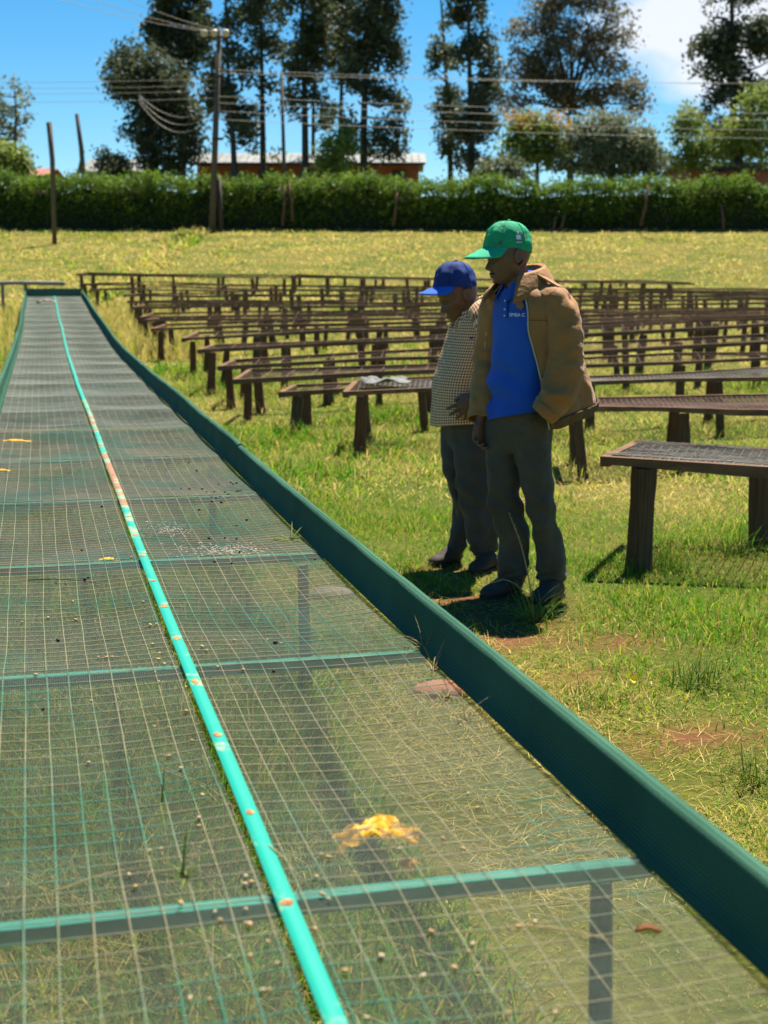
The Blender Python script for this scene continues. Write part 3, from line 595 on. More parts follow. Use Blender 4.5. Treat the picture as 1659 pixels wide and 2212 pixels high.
tree('slim_gum_tree', 'tall gum tree with long bare trunk in the middle of the group', 70, (660, 386), [(659, 310), (658, 200), (655, 60), (652, -90)], [(655, 20, 55, 60), (630, 90, 36, 40), (685, 90, 38, 44), (660, 140, 44, 36), (690, 220, 26, 44), (630, 230, 20, 40), (655, -60, 55, 50)], 'mid', 230, 22, .25, .38, .16, 27, gap=.38)
tree('slim_gum_tree', 'thin gum tree close behind the tall middle one', 78, (678, 386), [(676, 310), (678, 160), (684, 20), (686, -60)], [(690, 40, 40, 50), (700, 150, 26, 50), (680, -20, 40, 50), (702, 250, 18, 40)], 'mid', 120, 20, .25, .36, .10, 28, gap=.36)
tree('slim_gum_tree', 'thin straight gum tree between the middle group and the dense dark one', 73, (738, 388), [(736, 310), (738, 180), (742, 40), (744, -70)], [(735, 30, 40, 60), (728, 130, 30, 50), (740, -50, 40, 40), (718, 230, 18, 36)], 'mid', 130, 20, .25, .36, .11, 29, gap=.36)
tree('dense_gum_tree', 'dense dark gum tree at the right end of the long building', 68, (787, 386), [(786, 310), (788, 200), (795, 60), (800, -90)], [(800, 40, 66, 60), (830, 120, 44, 60), (780, 150, 42, 60), (835, 230, 40, 50), (800, 290, 46, 44), (760, 250, 18, 44), (805, -50, 60, 50), (850, 310, 22, 30)], 'dark', 320, 24, .25, .38, .17, 30, gap=.30)
tree('small_tree', 'small light green tree in front of the orange building', 66, (735, 388), [(735, 345), (733, 310)], [(732, 330, 44, 42), (712, 350, 26, 26), (750, 300, 24, 24)], 'light', 70, 24, .2, .28, .07, 31, branches=14)
tree('small_tree', 'small dark shrub in front of the pink building', 68, (240, 388), [(240, 360), (238, 340)], [(238, 352, 28, 34), (262, 365, 20, 20)], 'dark', 40, 24, .2, .26, .06, 32, branches=10)
tree('column_tree', 'narrow column tree with pale trunk right of the sky gap', 72, (975, 390), [(972, 330), (966, 200), (958, 60), (952, 0)], [(958, 60, 24, 60), (955, 140, 30, 50), (960, 220, 34, 50), (968, 290, 30, 40), (975, 340, 20, 26)], 'mid', 150, 22, .22, .3, .12, 33, gap=.36)
tree('column_tree', 'tall dense column tree beside the broad brown crowned tree', 69, (1020, 390), [(1018, 320), (1016, 200), (1012, 60), (1010, -80)], [(1015, 30, 46, 60), (1020, 120, 52, 56), (1022, 200, 52, 50), (1020, 270, 48, 46), (1018, 330, 36, 34), (1012, -50, 44, 50)], 'dark', 300, 24, .24, .34, .15, 34, gap=.27)
tree('umbrella_tree', 'broad open tree with brownish crown and forked limbs', 78, (1232, 390), [(1232, 300), (1228, 262), (1232, 235)], [(1240, 30, 110, 34), (1150, 80, 64, 40), (1330, 60, 68, 34), (1240, 90, 70, 36), (1130, 150, 52, 40), (1300, 130, 54, 30), (1190, 150, 50, 36), (1345, 190, 50, 26), (1300, 215, 60, 26), (1110, 215, 34, 34), (1380, 230, 30, 18), (1210, 200, 50, 26), (1250, -20, 100, 24)], 'olive', 520, 22, .22, .44, .17, 35, branches=60, gap=.34, fan=True)
tree('flowering_tree', 'flowering shrub with orange and yellow blossom above the hedge', 66, (1160, 392), [(1160, 350), (1158, 300)], [(1155, 305, 66, 46), (1120, 330, 34, 40), (1200, 320, 40, 46), (1150, 270, 50, 24)], 'light', 120, 24, .22, .32, .10, 36, extra=([(1110, 250, 20, 10), (1150, 256, 30, 12), (1195, 246, 30, 12), (1215, 262, 24, 14), (1130, 272, 18, 10), (1228, 280, 16, 10)], 'flower', 12, .16), branches=20)
tree('bushy_tree', 'rounded grey green bush right of the flowering shrub', 65, (1320, 392), [(1322, 350), (1318, 300)], [(1310, 300, 74, 56), (1370, 320, 62, 46), (1250, 330, 46, 46), (1410, 345, 40, 34), (1330, 345, 80, 34)], 'grey', 230, 24, .22, .34, .13, 37, branches=30)
tree('small_tree', 'low pale green shrub between the column trees and flowering shrub', 64, (1085, 392), [(1084, 370)], [(1080, 365, 40, 26), (1050, 375, 28, 18), (1120, 372, 30, 18)], 'grey', 60, 22, .18, .26, .06, 38, branches=8)
tree('tall_dark_tree', 'tall dark tree with bare double trunk at the right edge', 73, (1588, 390), [(1586, 320), (1584, 200), (1580, 80), (1576, -80)], [(1545, 80, 46, 34), (1600, 90, 50, 46), (1560, 150, 60, 36), (1590, 220, 66, 46), (1545, 265, 46, 36), (1600, 300, 60, 46), (1530, 30, 30, 30), (1650, 130, 40, 90), (1600, -20, 40, 30), (1520, 100, 30, 20)], 'dark', 380, 24, .26, .42, .2, 39, gap=.27)
tree('leafy_tree', 'lighter leafy tree in front at the right edge', 66, (1600, 392), [(1602, 340), (1610, 270), (1630, 210)], [(1640, 220, 40, 50), (1600, 290, 60, 44), (1500, 300, 44, 40), (1480, 260, 26, 26), (1650, 300, 50, 60), (1540, 330, 60, 34), (1475, 340, 36, 30)], 'light', 230, 22, .21, .34, .12, 40, branches=34, gap=.28)
# poles and wires
m_pole = mat('old_pole_wood', (.14, .105, .075), .85, (.07, .055, .042), scale=3, stretch=(1, 1, .15), bump=.4); m_dpole = mat('dark_pole_wood', (.09, .06, .045), .85, (.05, .035, .03), scale=3, stretch=(1, 1, .15))
m_ins = mat('cream_porcelain', (.62, .50, .34), .3); m_line = mat('overhead_line', (.26, .22, .17), .6)
PY = 57.4
def polepts(x0, y0, x1, y1, Y): a = ground_at(x0, y0) if Y is None else atY(x0, y0, Y); Y = a[1]; c = atY(x1, y1, Y); return np.array([a-[0, 0, .3], (a+c)/2, c])
P = polepts(457, 507, 474, 62, PY); root = empty('power_pole', P[0]); O = P[0]; tag(root, 'tall wooden power pole with three insulators in front of the hedge', 'power pole')
MB().tube(P-O, [.135, .12, .09], 10).build('pole', m_pole, root, True)
MB().tube(polepts(478, 500, 472, 385, PY+.25)-O, [.11, .1, .1], 8).build('steel_stub', m_dpole, root, True)
c = atY(468, 82, PY); MB().bar(c-O+[-.62, -.12, 0], c-O+[.62, -.12, 0], .07, .08).build('cross_arm', m_dpole, root)
INS = []
for x in (441, 463, 488):
    p = atY(x, 74, PY-.12); INS.append(p+[0, 0, .12]); V, Fc = loft([np.array([[p[0]+math.cos(q)*rr_, p[1]+math.sin(q)*rr_, p[2]+z] for q in np.arange(12)*math.pi/6]) for z, rr_ in ((-.12, .03), (-.05, .13), (0, .15), (.05, .13), (.1, .16), (.16, .1), (.18, .03))]); o = link('insulator', npmesh('insulator', V-O, Fc, True), m_ins, root)
for yy in (165, 300): c = atY(470, yy, PY-.16); MB().bar(c-O+[-.22, 0, 0], c-O+[.22, 0, 0], .06, .1).build('bracket', m_dpole, root)
def pole_thing(name, label, pts, rad, m, cat='pole'):
    o = MB().tube(np.array(pts)-pts[0], rad, 9).build(name, m, None, True); o.location = tuple(pts[0]); return tag(o, label, cat)
a = ground_at(118, 530); c = atY(106, 264, a[1]); m_ = atY(113, 345, a[1])
o = pole_thing('field_post', 'lone tall wooden post standing in the field at the left', [a-[0, 0, .3], m_, c], [.085, .09, .10], m_pole)
a = atY(185, 392, 66); c = atY(166, 246, 66); o = pole_thing('braced_pole', 'leaning pole with short brace behind the hedge at the left', [a-[0, 0, 1.5], (a+c)/2, c], [.12, .11, .09], m_pole); d_ = atY(168, 380, 66.3); e_ = atY(180, 325, 66); MB().tube(np.array([d_, (d_+e_)/2, e_])-np.array(a-[0, 0, 1.5]), .07, 7).build('brace', m_pole, o, True)
a = atY(617, 480, 60.6); c = atY(608, 158, 60.6); pole_thing('thin_pole', 'slim pale pole rising from the hedge among the gum trees', [a-[0, 0, .4], (a+c)/2, c], [.09, .08, .06], m_pole)
def wire(p, q, sagm, label, r_=.008, n=18):
    t_ = np.linspace(0, 1, n)[:, None]; P = p*(1-t_)+q*t_; P[:, 2] -= sagm*4*(t_*(1-t_))[:, 0]; o = MB().tube(P-P[0], r_, 4).build('power_line', m_line, None); o.location = tuple(P[0]); return tag(o, label, 'power line', 'overhead power lines')
for k, p in enumerate(INS):
    wire(p, atY(-300+k*160, -150+k*8, PY-25), .3, '%s line sloping up left from the insulators of the power pole' % ('left', 'middle', 'right')[k])
for k, (y0, y1) in enumerate(((150, 180), (158, 172), (208, 246), (222, 262), (240, 285), (258, 303))):
    wire(atY(472, y0, PY-.2), atY(2350, y1, PY+5), .25, '%s strand counted down on the right of the power pole' % ('topmost', 'second', 'third', 'fourth', 'fifth', 'lowest')[k])
for k, (y0, y1) in enumerate(((170, 170), (184, 182), (196, 194), (212, 214))):
    wire(atY(468, y0, PY-.2), atY(-500, y1, PY+4), .15, '%s level strand counted down on the left of the power pole' % ('topmost', 'second', 'third', 'lowest')[k])
for k, (y0, y1, sg_) in enumerate(((228, 236, .75), (232, 243, .95), (236, 250, 1.15))):
    wire(atY(300, 205+k*7, PY+1), atY(466, y0+k*3, PY-.2), sg_*.85, '%s slack cable loop hanging left of the power pole' % ('upper', 'middle', 'lower')[k], .013)
# ================================================================== PEOPLE
m_skin = mat('dark_brown_skin', (.10, .045, .025), .42, (.135, .064, .036), scale=14, bump=.25, bscale=180, spec=.45)
m_hair = mat('black_hair', (.008, .007, .007), .8, bump=.6, bscale=300)
m_nail = mat('fingernail', (.30, .17, .13), .4)
def ellipse_ring(c, A, Bv, a, bf, bb, n=56, p=2.3, th=None):
    th = np.arange(n)*2*math.pi/n if th is None else th
    cs, sn = np.cos(th), np.sin(th); k = (np.abs(cs)**p+np.abs(sn)**p)**(-1/p)
    return np.array(c)+np.outer(k*sn*a, A)+np.outer(k*cs*np.where(cs > 0, bf, bb), Bv)
def dirs(fx, fy):
    f = np.array([fx, fy, 0.]); f /= np.linalg.norm(f); l = np.array([-f[1], f[0], 0.]); return f, l
def interp_rows(rows, m):
    rows = np.array(rows, float); return crom(rows, m)
def wrinkle(me, fn):
    n = len(me.vertices); co = np.zeros(n*3, np.float32); me.vertices.foreach_get('co', co); no = np.zeros(n*3, np.float32); me.vertex_normals.foreach_get('vector', no)
    co = co.reshape(-1, 3); no = no.reshape(-1, 3); d = np.array([fn(Vector(c)) for c in co.astype(float)]); co += no*d[:, None].astype(np.float32); me.vertices.foreach_set('co', co.ravel()); me.update()
def head_mesh(mb, c, F, up, s=1.0, ears=True):
    """c: point between the ears at half height; F face direction, up head axis"""
    F = np.array(F, float); F /= np.linalg.norm(F); up = np.array(up, float); up -= F*np.dot(F, up); up /= np.linalg.norm(up); Lf = np.cross(up, F)
    H_ = .238*s
    hk = [0, .03, .08, .16, .25, .35, .45, .55, .68, .80, .90, .97, 1.0]
    fr = [.030, .066, .084, .088, .087, .087, .085, .091, .094, .086, .064, .034, .0]
    bk = [.010, .020, .030, .045, .062, .080, .094, .102, .105, .098, .076, .042, .0]
    wd = [.018, .034, .047, .057, .064, .069, .072, .074, .075, .069, .052, .028, .0]
    hs_ = np.linspace(0.0, 1.0, 58); ph = np.arange(84)*2*math.pi/84; ph = np.where(ph > math.pi, ph-2*math.pi, ph); rings = []
    def g(x, m_, sg_): return np.exp(-((x-m_)/sg_)**2)
    for h in hs_:
        f = np.interp(h, hk, fr)*s; b_ = np.interp(h, hk, bk)*s; w_ = np.interp(h, hk, wd)*s
        cs, sn = np.cos(ph), np.sin(ph); k = (np.abs(cs)**2.25+np.abs(sn)**2.25)**(-1/2.25); rad = np.where(cs > 0, f, b_)
        x = k*cs*rad; y = k*sn*w_
        nose = .027*g(h, .335, .05)+.017*g(h, .41, .055)+.008*g(h, .50, .05)
        ex = nose*g(ph, 0, .19)+.010*g(h, .315, .03)*(g(ph, .24, .12)+g(ph, -.24, .12))
        ex = ex+(.011*g(h, .215, .022)+.012*g(h, .165, .024)-.004*g(h, .19, .008))*g(ph, 0, .36)+.007*g(h, .07, .05)*g(ph, 0, .35)-.006*g(h, .12, .025)*g(ph, 0, .4)
        ex = ex-.013*g(h, .475, .05)*(g(ph, .42, .2)+g(ph, -.42, .2))+.006*g(h, .47, .022)*(g(ph, .42, .13)+g(ph, -.42, .13))+.008*g(h, .555, .03)*g(ph, 0, .75)+.006*g(h, .40, .07)*(g(ph, .85, .3)+g(ph, -.85, .3))
        x = x+ex*s*np.cos(ph); y = y+ex*s*np.sin(ph)
        rings.append(np.array(c)+np.outer(x, F)+np.outer(y, Lf)+up*(h-.5)*H_)
    V, Fc = loft(rings); mb.add(V, Fc)
    if ears:
        for sg_ in (1, -1):
            e = np.array(c)+Lf*sg_*.072*s-F*.012*s-up*.005*s; rr = []
            for q, (o, ra, rb) in enumerate(((-.01, .012, .02), (.004, .016, .029), (.012, .019, .033), (.016, .017, .031), (.014, .010, .022), (.009, .006, .014))):
                th = np.arange(16)*2*math.pi/16; tilt = up*.97-F*.22; ax = np.cross(Lf*sg_, tilt)
                rr.append(e+Lf*sg_*o*s-F*o*.5*s+np.outer(np.cos(th)*ra*s, ax)+np.outer(np.sin(th)*rb*s, tilt))
            V, Fc = loft(rr); mb.add(V, Fc)
    return F, Lf, up
def hand(mb, wrist, d, palm_n, s=1.0, curl=(.5, .6, .7, .8), thumb_side=1, spread=.16, fold=.0):
    """wrist point, d = pointing direction, palm_n = direction the palm faces (fingers curl to it)"""
    d = np.array(d, float); d /= np.linalg.norm(d); pn = np.array(palm_n, float); pn -= d*np.dot(d, pn); pn /= np.linalg.norm(pn); sd_ = np.cross(d, pn)*thumb_side
    w = np.array(wrist, float)
    mb.tube([w-d*.03*s, w, w+d*.03*s, w+d*.065*s, w+d*.092*s], [(.026*s, .021*s), (.026*s, .019*s), (.038*s, .018*s), (.042*s, .016*s), (.038*s, .013*s)], 14, True, 3, ab=sd_)
    tips = []
    for q in range(4):
        off = (.030-.0205*q)*s; ln = (.074, .082, .076, .060)[q]*s; r = (.0092, .0095, .0090, .0080)[q]*s; p = w+d*(.084-.004*abs(q-1))*s+sd_*off; dd = d*1+sd_*(spread*(1-q*.66)); dd /= np.linalg.norm(dd); c = curl[q]; pts = [p-dd*.012*s, p]; ang = c*.5
        for sgm in (.46, .31, .23):
            v = dd*math.cos(ang)+pn*math.sin(ang); pts.append(pts[-1]+v*ln*sgm); ang += c*.95
        mb.tube(pts, [r*1.02, r*1.05, r, r*.92, r*.7], 10, True, 3); tips.append(pts[-1])
    p = w+d*.022*s+sd_*.022*s; v = d*.62+sd_*.62+pn*.42; v /= np.linalg.norm(v); v2 = d*.9+sd_*.15+pn*.42; v2 /= np.linalg.norm(v2)
    mb.tube([p, p+v*.034*s, p+v*.034*s+v2*.030*s, p+v*.034*s+v2*.055*s], [.014*s, .0125*s, .0112*s, .0085*s], 10, True, 3)
    return tips
def cap(parent, name, c, F, mcrown, mbrim, mbutton, s=1.0, pitch=0., droop=.5, mlogo=None, blen=.082, crown_h=.125, back=.112, squash=0.):
    """baseball cap: c centre of the rim plane; crown, brim and top button"""
    F = np.array(F, float); F /= np.linalg.norm(F); Lf = np.array([-F[1], F[0], 0]); up = np.array([0, 0, 1.]); F2 = F*math.cos(pitch)-up*math.sin(pitch); U = up*math.cos(pitch)+F*math.sin(pitch)
    ph = np.arange(72)*2*math.pi/72; rings = []
    for t_ in np.linspace(0, 1, 22):
        a = t_*math.pi/2; rr_ = math.cos(a)**.62; z = crown_h*math.sin(a)**1.12
        seam = 1-.012*np.abs(np.cos(ph*3))**14*(1-t_*.5)
        fr = np.where(np.cos(ph) > 0, .110, back)*seam; w_ = .090*seam
        bulge = np.where(np.cos(ph) > .3, 1+.03*math.sin(a*2), 1)
        nz_ = np.array([mnoise.noise(Vector((math.cos(q)*3+s*7, math.sin(q)*3, t_*4)))*.011*(1-.6*t_)*(1+squash*.5) for q in ph])
        k = 1+nz_/.1
        rings.append(np.array(c)+np.outer(np.cos(ph)*fr*rr_*bulge*k*s, F2)+np.outer(np.sin(ph)*w_*rr_*k*s, Lf)+U*(z*s)+np.outer(-.020*s*(np.cos(ph) < 0)*np.abs(np.cos(ph))*(1-t_), U))
    rings = [rings[0]-U*.006]+rings
    V, Fc = loft(rings, False); Fc.append(tuple((len(rings)-1)*72+j for j in range(72))); o = link('cap_crown', npmesh('cap_crown', V, Fc, True), mcrown, parent); sm = o.modifiers.new('s', 'SOLIDIFY'); sm.thickness = .003
    for j in range(0, 72, 12): MB().tube([rings[i_][j]+(rings[i_][j]-np.array(c))*.012 for i_ in range(1, len(rings), 3)], .0016, 5).build('cap_seam', mcrown, o)
    MB().tube([rings[3][j]+(rings[3][j]-np.array(c))*.008 for j in range(0, 72, 4)]+[rings[3][0]+(rings[3][0]-np.array(c))*.008], .0012, 5).build('cap_seam', mcrown, o)
    p = np.array(c)+U*(crown_h+.001)*s; V, Fc = loft([p+np.outer(np.cos(ph[::6])*q*s, F2)+np.outer(np.sin(ph[::6])*q*s, Lf)+U*z*s for q, z in ((.008, -.003), (.008, .003), (.004, .007))]); link('cap_button', npmesh('cap_button', V, Fc, True), mbutton, parent)
    th = np.linspace(-1.35, 1.35, 33); us = np.linspace(0, 1, 9); top_ = []
    for u in us:
        row = []
        for q in th:
            base = F2*math.cos(q)*.106*s+Lf*math.sin(q)*.086*s; ext = blen*s*max(0, math.cos(q*.98))**.55
            dd = F2*.92+Lf*math.sin(q)*.42; dd /= np.linalg.norm(dd)
            row.append(np.array(c)+base*.99+dd*ext*u-U*(droop*ext*u+.020*s*u*math.sin(q)**2+.002))
        top_.append(row)
    T = np.array(top_); Vt = T.reshape(-1, 3); Vb = Vt-U*.005; n = len(th); m_ = len(us); Fc = []
    for i in range(m_-1):
        for j in range(n-1): a = i*n+j; Fc += [(a, a+1, a+n+1, a+n), (a+m_*n, a+n+m_*n, a+n+1+m_*n, a+1+m_*n)]
    for j in range(n-1): a = (m_-1)*n+j; Fc.append((a, a+1, a+1+m_*n, a+m_*n))
    link('cap_brim', npmesh('cap_brim', np.concatenate([Vt, Vb]), Fc, True), mbrim, parent)
    return F2, Lf, U
def fold_fn(amp, sc, st=(1, 1, .35), seed=0, amp2=0., sc2=20):
    def f(c):
        p = Vector((c.x*sc*st[0]+seed, c.y*sc*st[1]+seed*1.7, c.z*sc*st[2])); n = mnoise.noise(p); n2 = mnoise.noise(p*2.1+Vector((9, 3, 1)))
        return amp*(1-2*abs(n))*.6-amp*.3+amp*.5*n2+amp2*mnoise.noise(c*sc2)
    return f
def leg_rows(rows, X, Z, m=5):   # rows (y, xl, xr, depth, ry_factor)
    out = []
    for y, xl, xr, dp, kf in interp_rows(rows, m):
        c = ((X(xl)+X(xr))/2, dp, Z(y)); a = (X(xr)-X(xl))/2; th = np.arange(36)*2*math.pi/36; out.append(np.array([[c[0]+math.cos(q)*a, c[1]+math.sin(q)*a*kf, c[2]] for q in th]))
    return out
def shoe(parent, toe, heel, m, msole, w=.052):
    toe = np.array(toe, float); heel = np.array(heel, float); d = toe-heel; ln = np.linalg.norm(d); d /= ln; sd_ = np.array([-d[1], d[0], 0]); rings = []
    for u, hw_, ht in ((0, .55, .045), (.06, .75, .07), (.2, .80, .095), (.38, .80, .095), (.52, .88, .075), (.68, 1.0, .058), (.82, .98, .05), (.93, .75, .04), (1.0, .32, .026)):
        c = heel+d*ln*u; th = np.arange(16)*2*math.pi/16; rings.append(np.array([c+sd_*math.cos(q)*w*hw_+np.array([0, 0, max(-.004, math.sin(q)*ht*.55+ht*.45)])+[0, 0, .014] for q in th]))
    V, Fc = loft(rings); o = link('shoe', npmesh('shoe', V, Fc, True), m, parent)
    rings = []
    for u, hw_ in ((-.01, .5), (.05, .78), (.2, .86), (.4, .80), (.65, 1.06), (.82, 1.02), (.95, .72), (1.01, .3)):
        c = heel+d*ln*u; rings.append(np.array([c+sd_*w*hw_, c-sd_*w*hw_, c-sd_*w*hw_+[0, 0, .02], c+sd_*w*hw_+[0, 0, .02]]))
    V, Fc = loft(rings); link('sole', npmesh('sole', V, Fc), msole, o)
    return o
# ---------------------------------------------------------------- tall man: green cap, brown jacket, blue polo
g1 = ground_at(1118, 1284); SC1 = 1536.0*(6.71/ g1[1])*1.0
X1 = lambda x: (x-900)/SC1
Z1 = lambda y: (2800-y)/SC1
rz1 = -math.atan2(g1[0], g1[1])
F, Lb = dirs(-.75, -.66); FH = np.array([-.95, -.30, 0.])
bm = MB(); up1 = np.array([0, 0, 1.])
hc = np.array([X1(800), -.01, Z1(322)]); Fp = FH/np.linalg.norm(FH)*math.cos(.17)-up1*math.sin(.17); head_mesh(bm, hc, Fp, up1, 1.06)
bm.tube([[X1(835), 0, Z1(400)], [X1(862), .0, Z1(480)], [X1(895), .0, Z1(590)]], [(.058, .060), (.058, .058), (.075, .07)], 20, True, 4)
tors = [(2.9, .04)]
bm.add(*loft([ellipse_ring((X1(cx), 0, Z1(y)), Lb, F, a, b_, b_, 36) for y, cx, a, b_ in interp_rows([(545, 890, .05, .05), (600, 905, .14, .08), (680, 920, .155, .09), (900, 930, .15, .095), (1150, 910, .14, .095), (1400, 890, .135, .09), (1600, 890, .12, .075), (1700, 890, .08, .06)], 3)]))
bm.tube([[X1(790), .02, Z1(1600)], [X1(820), .01, Z1(2150)], [X1(868), .0, Z1(2740)]], [.06, .036, .034], 16, True, 3)
bm.tube([[X1(1000), -.06, Z1(1600)], [X1(1075), -.09, Z1(2150)], [X1(1140), -.065, Z1(2730)]], [.06, .036, .034], 16, True, 3)
Lsh = np.array([X1(1165), -.15, Z1(650)]); Lel = np.array([X1(1245), -.20, Z1(1110)]); Lwr = np.array([X1(1075), -.25, Z1(1400)])
Rsh = np.array([X1(725), .13, Z1(660)]); Rel = np.array([X1(665), .12, Z1(1120)]); Rwr = np.array([X1(612), .00, Z1(1490)])
bm.tube([[X1(960), -.06, Z1(640)], Lsh, (Lsh+Lel)/2, Lel], [.06, .058, .05, .043], 14, True, 3); bm.tube([Lel, (Lel+Lwr)/2, Lwr], [.043, .040, .029], 14, True, 3)
bm.tube([[X1(860), .06, Z1(640)], Rsh, (Rsh+Rel)/2, Rel], [.06, .056, .048, .042], 14, True, 3); bm.tube([Rel, (Rel+Rwr)/2, Rwr], [.042, .038, .028], 14, True, 3)
tips = hand(bm, Rwr+[0, 0, -.01], (-.10, -.10, -1), (.55, -.55, .0), 1.0, (.75, .85, .95, 1.0), -1)
me = remesh(bm, 'person', .0052, 2); man = link('person', me, m_skin); man.location = tuple(g1); man.rotation_euler = (0, 0, rz1)
tag(man, 'taller man in green cap, open brown jacket and blue polo shirt, hand in pocket', 'person')
# hair at the back of the head, moustache
hr = []
for h, e in ((.30, .001), (.35, .002), (.39, .002), (.43, .001), (.47, -.002)):
    th = np.linspace(1.75, 2*math.pi-1.75, 30); upH = up1-Fp*np.dot(up1, Fp); upH /= np.linalg.norm(upH); Lh = np.cross(upH, Fp); bb = np.interp(h, [.25, .35, .45, .55, .68], [.062, .080, .094, .102, .105])*1.06+e; ww = np.interp(h, [.25, .35, .45, .55, .68], [.064, .069, .072, .074, .075])*1.06+e
    hr.append(hc+np.outer(np.cos(th)*bb, Fp)+np.outer(np.sin(th)*ww, Lh)+upH*(h-.5)*.252)
V, Fc = loft(hr, False, False); link('hair', npmesh('hair', V, Fc, True), m_hair, man).modifiers.new('s', 'SOLIDIFY').thickness = .003
mus = []
for q in np.linspace(-.5, .5, 11): mus.append(hc+Fp*(.0905*math.cos(q)+.002)*1.06+Lh*math.sin(q)*.060-upH*(.262+.03*abs(q))*.252)
MB().tube(mus, [(.004, .004)]+[(.0065, .0045)]*9+[(.004, .003)], 8, True, 2).build('moustache', m_hair, man, True)
m_eye = mat('eye_white', (.16, .12, .10), .35); m_iris = mat('eye_iris', (.012, .008, .006), .2); m_lid = m_skin
def eyes(parent, c, Fv, upv, s):
    Fv = np.array(Fv)/np.linalg.norm(Fv); u_ = upv-Fv*np.dot(Fv, upv); u_ /= np.linalg.norm(u_); l_ = np.cross(u_, Fv)
    for sg_ in (1, -1):
        e = np.array(c)+Fv*.0745*s+l_*sg_*.0290*s-u_*.006*s; rg = []
        for a in np.linspace(.12, math.pi-.12, 9): rg.append(e+Fv*math.cos(a)*.010*s+np.outer(np.cos(np.arange(14)*math.pi/7), l_)*math.sin(a)*.012*s+np.outer(np.sin(np.arange(14)*math.pi/7), u_)*math.sin(a)*.0065*s)
        V, Fc = loft(rg); eo = link('eye', npmesh('eye', V, Fc, True), m_eye, parent); q_ = e+Fv*.0092*s+l_*sg_*.001-u_*.002; V, Fc = tube([q_, q_+Fv*.0012], .0048*s, 10); link('iris', npmesh('iris', V, Fc), m_iris, eo)
eyes(man, hc, Fp, up1, 1.06)
# trousers
m_trou = mat('dark_olive_trouser', (.082, .070, .048), .8, (.055, .047, .033), scale=5, bump=.8, bscale=30, sheen=.1)
m_trou2 = mat('dark_slate_trouser', (.074, .066, .061), .8, (.05, .045, .042), scale=5, bump=.8, bscale=30, sheen=.1)
m_shoe = mat('worn_black_leather', (.035, .027, .023), .8, (.075, .05, .036), scale=14, bump=.3); m_sole = mat('rubber_sole', (.035, .03, .028), .9)
tm = MB(); o6 = 1438
tm.add(*loft(leg_rows([(o6+60, 645, 905, .02, 1.0), (o6+200, 645, 900, .02, 1.0), (o6+330, 652, 905, .02, .98), (o6+480, 662, 915, .015, .92), (o6+640, 675, 925, .01, .85), (o6+800, 705, 950, .0, .85), (o6+940, 752, 985, .0, .85), (o6+1080, 750, 985, .0, .85), (o6+1200, 762, 980, .0, .85), (o6+1285, 785, 960, .0, .9)], X1, Z1)))
tm.add(*loft(leg_rows([(o6+60, 860, 1132, -.05, 1.0), (o6+200, 850, 1132, -.06, 1.0), (o6+330, 868, 1135, -.07, .98), (o6+480, 905, 1142, -.085, .92), (o6+640, 940, 1165, -.09, .88), (o6+800, 975, 1192, -.09, .86), (o6+1000, 1035, 1235, -.08, .88), (o6+1150, 1030, 1248, -.07, .9), (o6+1270, 1075, 1222, -.06, .95)], X1, Z1)))
tm.add(*loft([ellipse_ring((X1(888), -.015, Z1(y)), Lb, F, a, b_, b_, 36) for y, a, b_ in ((1420, .150, .118), (1500, .158, .112), (1600, .155, .105), (1690, .12, .09), (1730, .08, .07))]))
me = remesh(tm, 'trousers', .0075, 6)
def tf(c):
    z = c.z; k = .35+.9*max(0, 1-abs(z-.28)/.35)+1.0*max(0, 1-z/.22)
    return fold_fn(.018, 8.5, (1, 1, .6), 3)(c)*k+.010*max(0, 1-z/.24)*math.sin(z*85+6*mnoise.noise(c*9))+.007*max(0, 1-abs(z-.45)/.2)*math.sin(z*60+c.x*40)+.006*max(0, 1-abs(z-.85)/.14)*math.sin(c.x*70+c.y*50)
wrinkle(me, tf); link('trousers', me, m_trou, man)
shoe(man, (X1(655), -.15, .0), (X1(900), .06, .0), m_shoe, m_sole); shoe(man, (X1(1030), -.22, .0), (X1(1205), -.02, .0), m_shoe, m_sole)
# polo shirt
m_polo = mat('royal_blue_cotton', (.004, .060, .36), .8, (.006, .085, .46), scale=3, bump=.2, bscale=300, sheen=.15)
PROWS = [(548, 872, .066, .064), (580, 884, .100, .082), (625, 905, .165, .100), (700, 920, .180, .115), (900, 931, .176, .126), (1120, 915, .166, .128), (1300, 903, .170, .132), (1400, 893, .176, .136), (1475, 888, .180, .139)]
def polo_pt(y, th, e=0.): # th 0 front, + his left
    r_ = np.array([np.interp(y, [q[0] for q in PROWS], [q[k] for q in PROWS]) for k in (1, 2, 3)]); cs, sn = math.cos(th), math.sin(th); k = (abs(cs)**2.3+abs(sn)**2.3)**(-1/2.3)
    p = np.array([X1(r_[0]), -.01, Z1(y)])+Lb*k*sn*(r_[1]+e)+F*k*cs*(r_[2]+e); return p
rows = interp_rows([(q[0], q[1], q[2], q[3]) for q in PROWS], 9); rings = []
for y, cx, a, b_ in rows:
    rg = ellipse_ring((X1(cx), -.01, Z1(y)), Lb, F, a, b_, b_, 96); hemk = max(0, (y-1250)/225.); th = np.arange(96)*2*math.pi/96
    rg[:, 2] += hemk*(.028*np.sin(th)*1.4-.0); rings.append(rg)
V, Fc = loft(rings, False); me = npmesh('polo_shirt', V, Fc, True)
def pf(c):
    d_ = c.x*.55+c.z*.8; low = max(0, min(1, (1.25-c.z)/.2))
    return .015*low*math.sin(d_*48+3*mnoise.noise(c*5))*(.5+mnoise.noise(c*3+Vector((4, 0, 0))))+.012*mnoise.noise(c*6)+.004*mnoise.noise(c*16)
wrinkle(me, pf); o = link('polo_shirt', me, m_polo, man); o.modifiers.new('s', 'SOLIDIFY').thickness = -.003
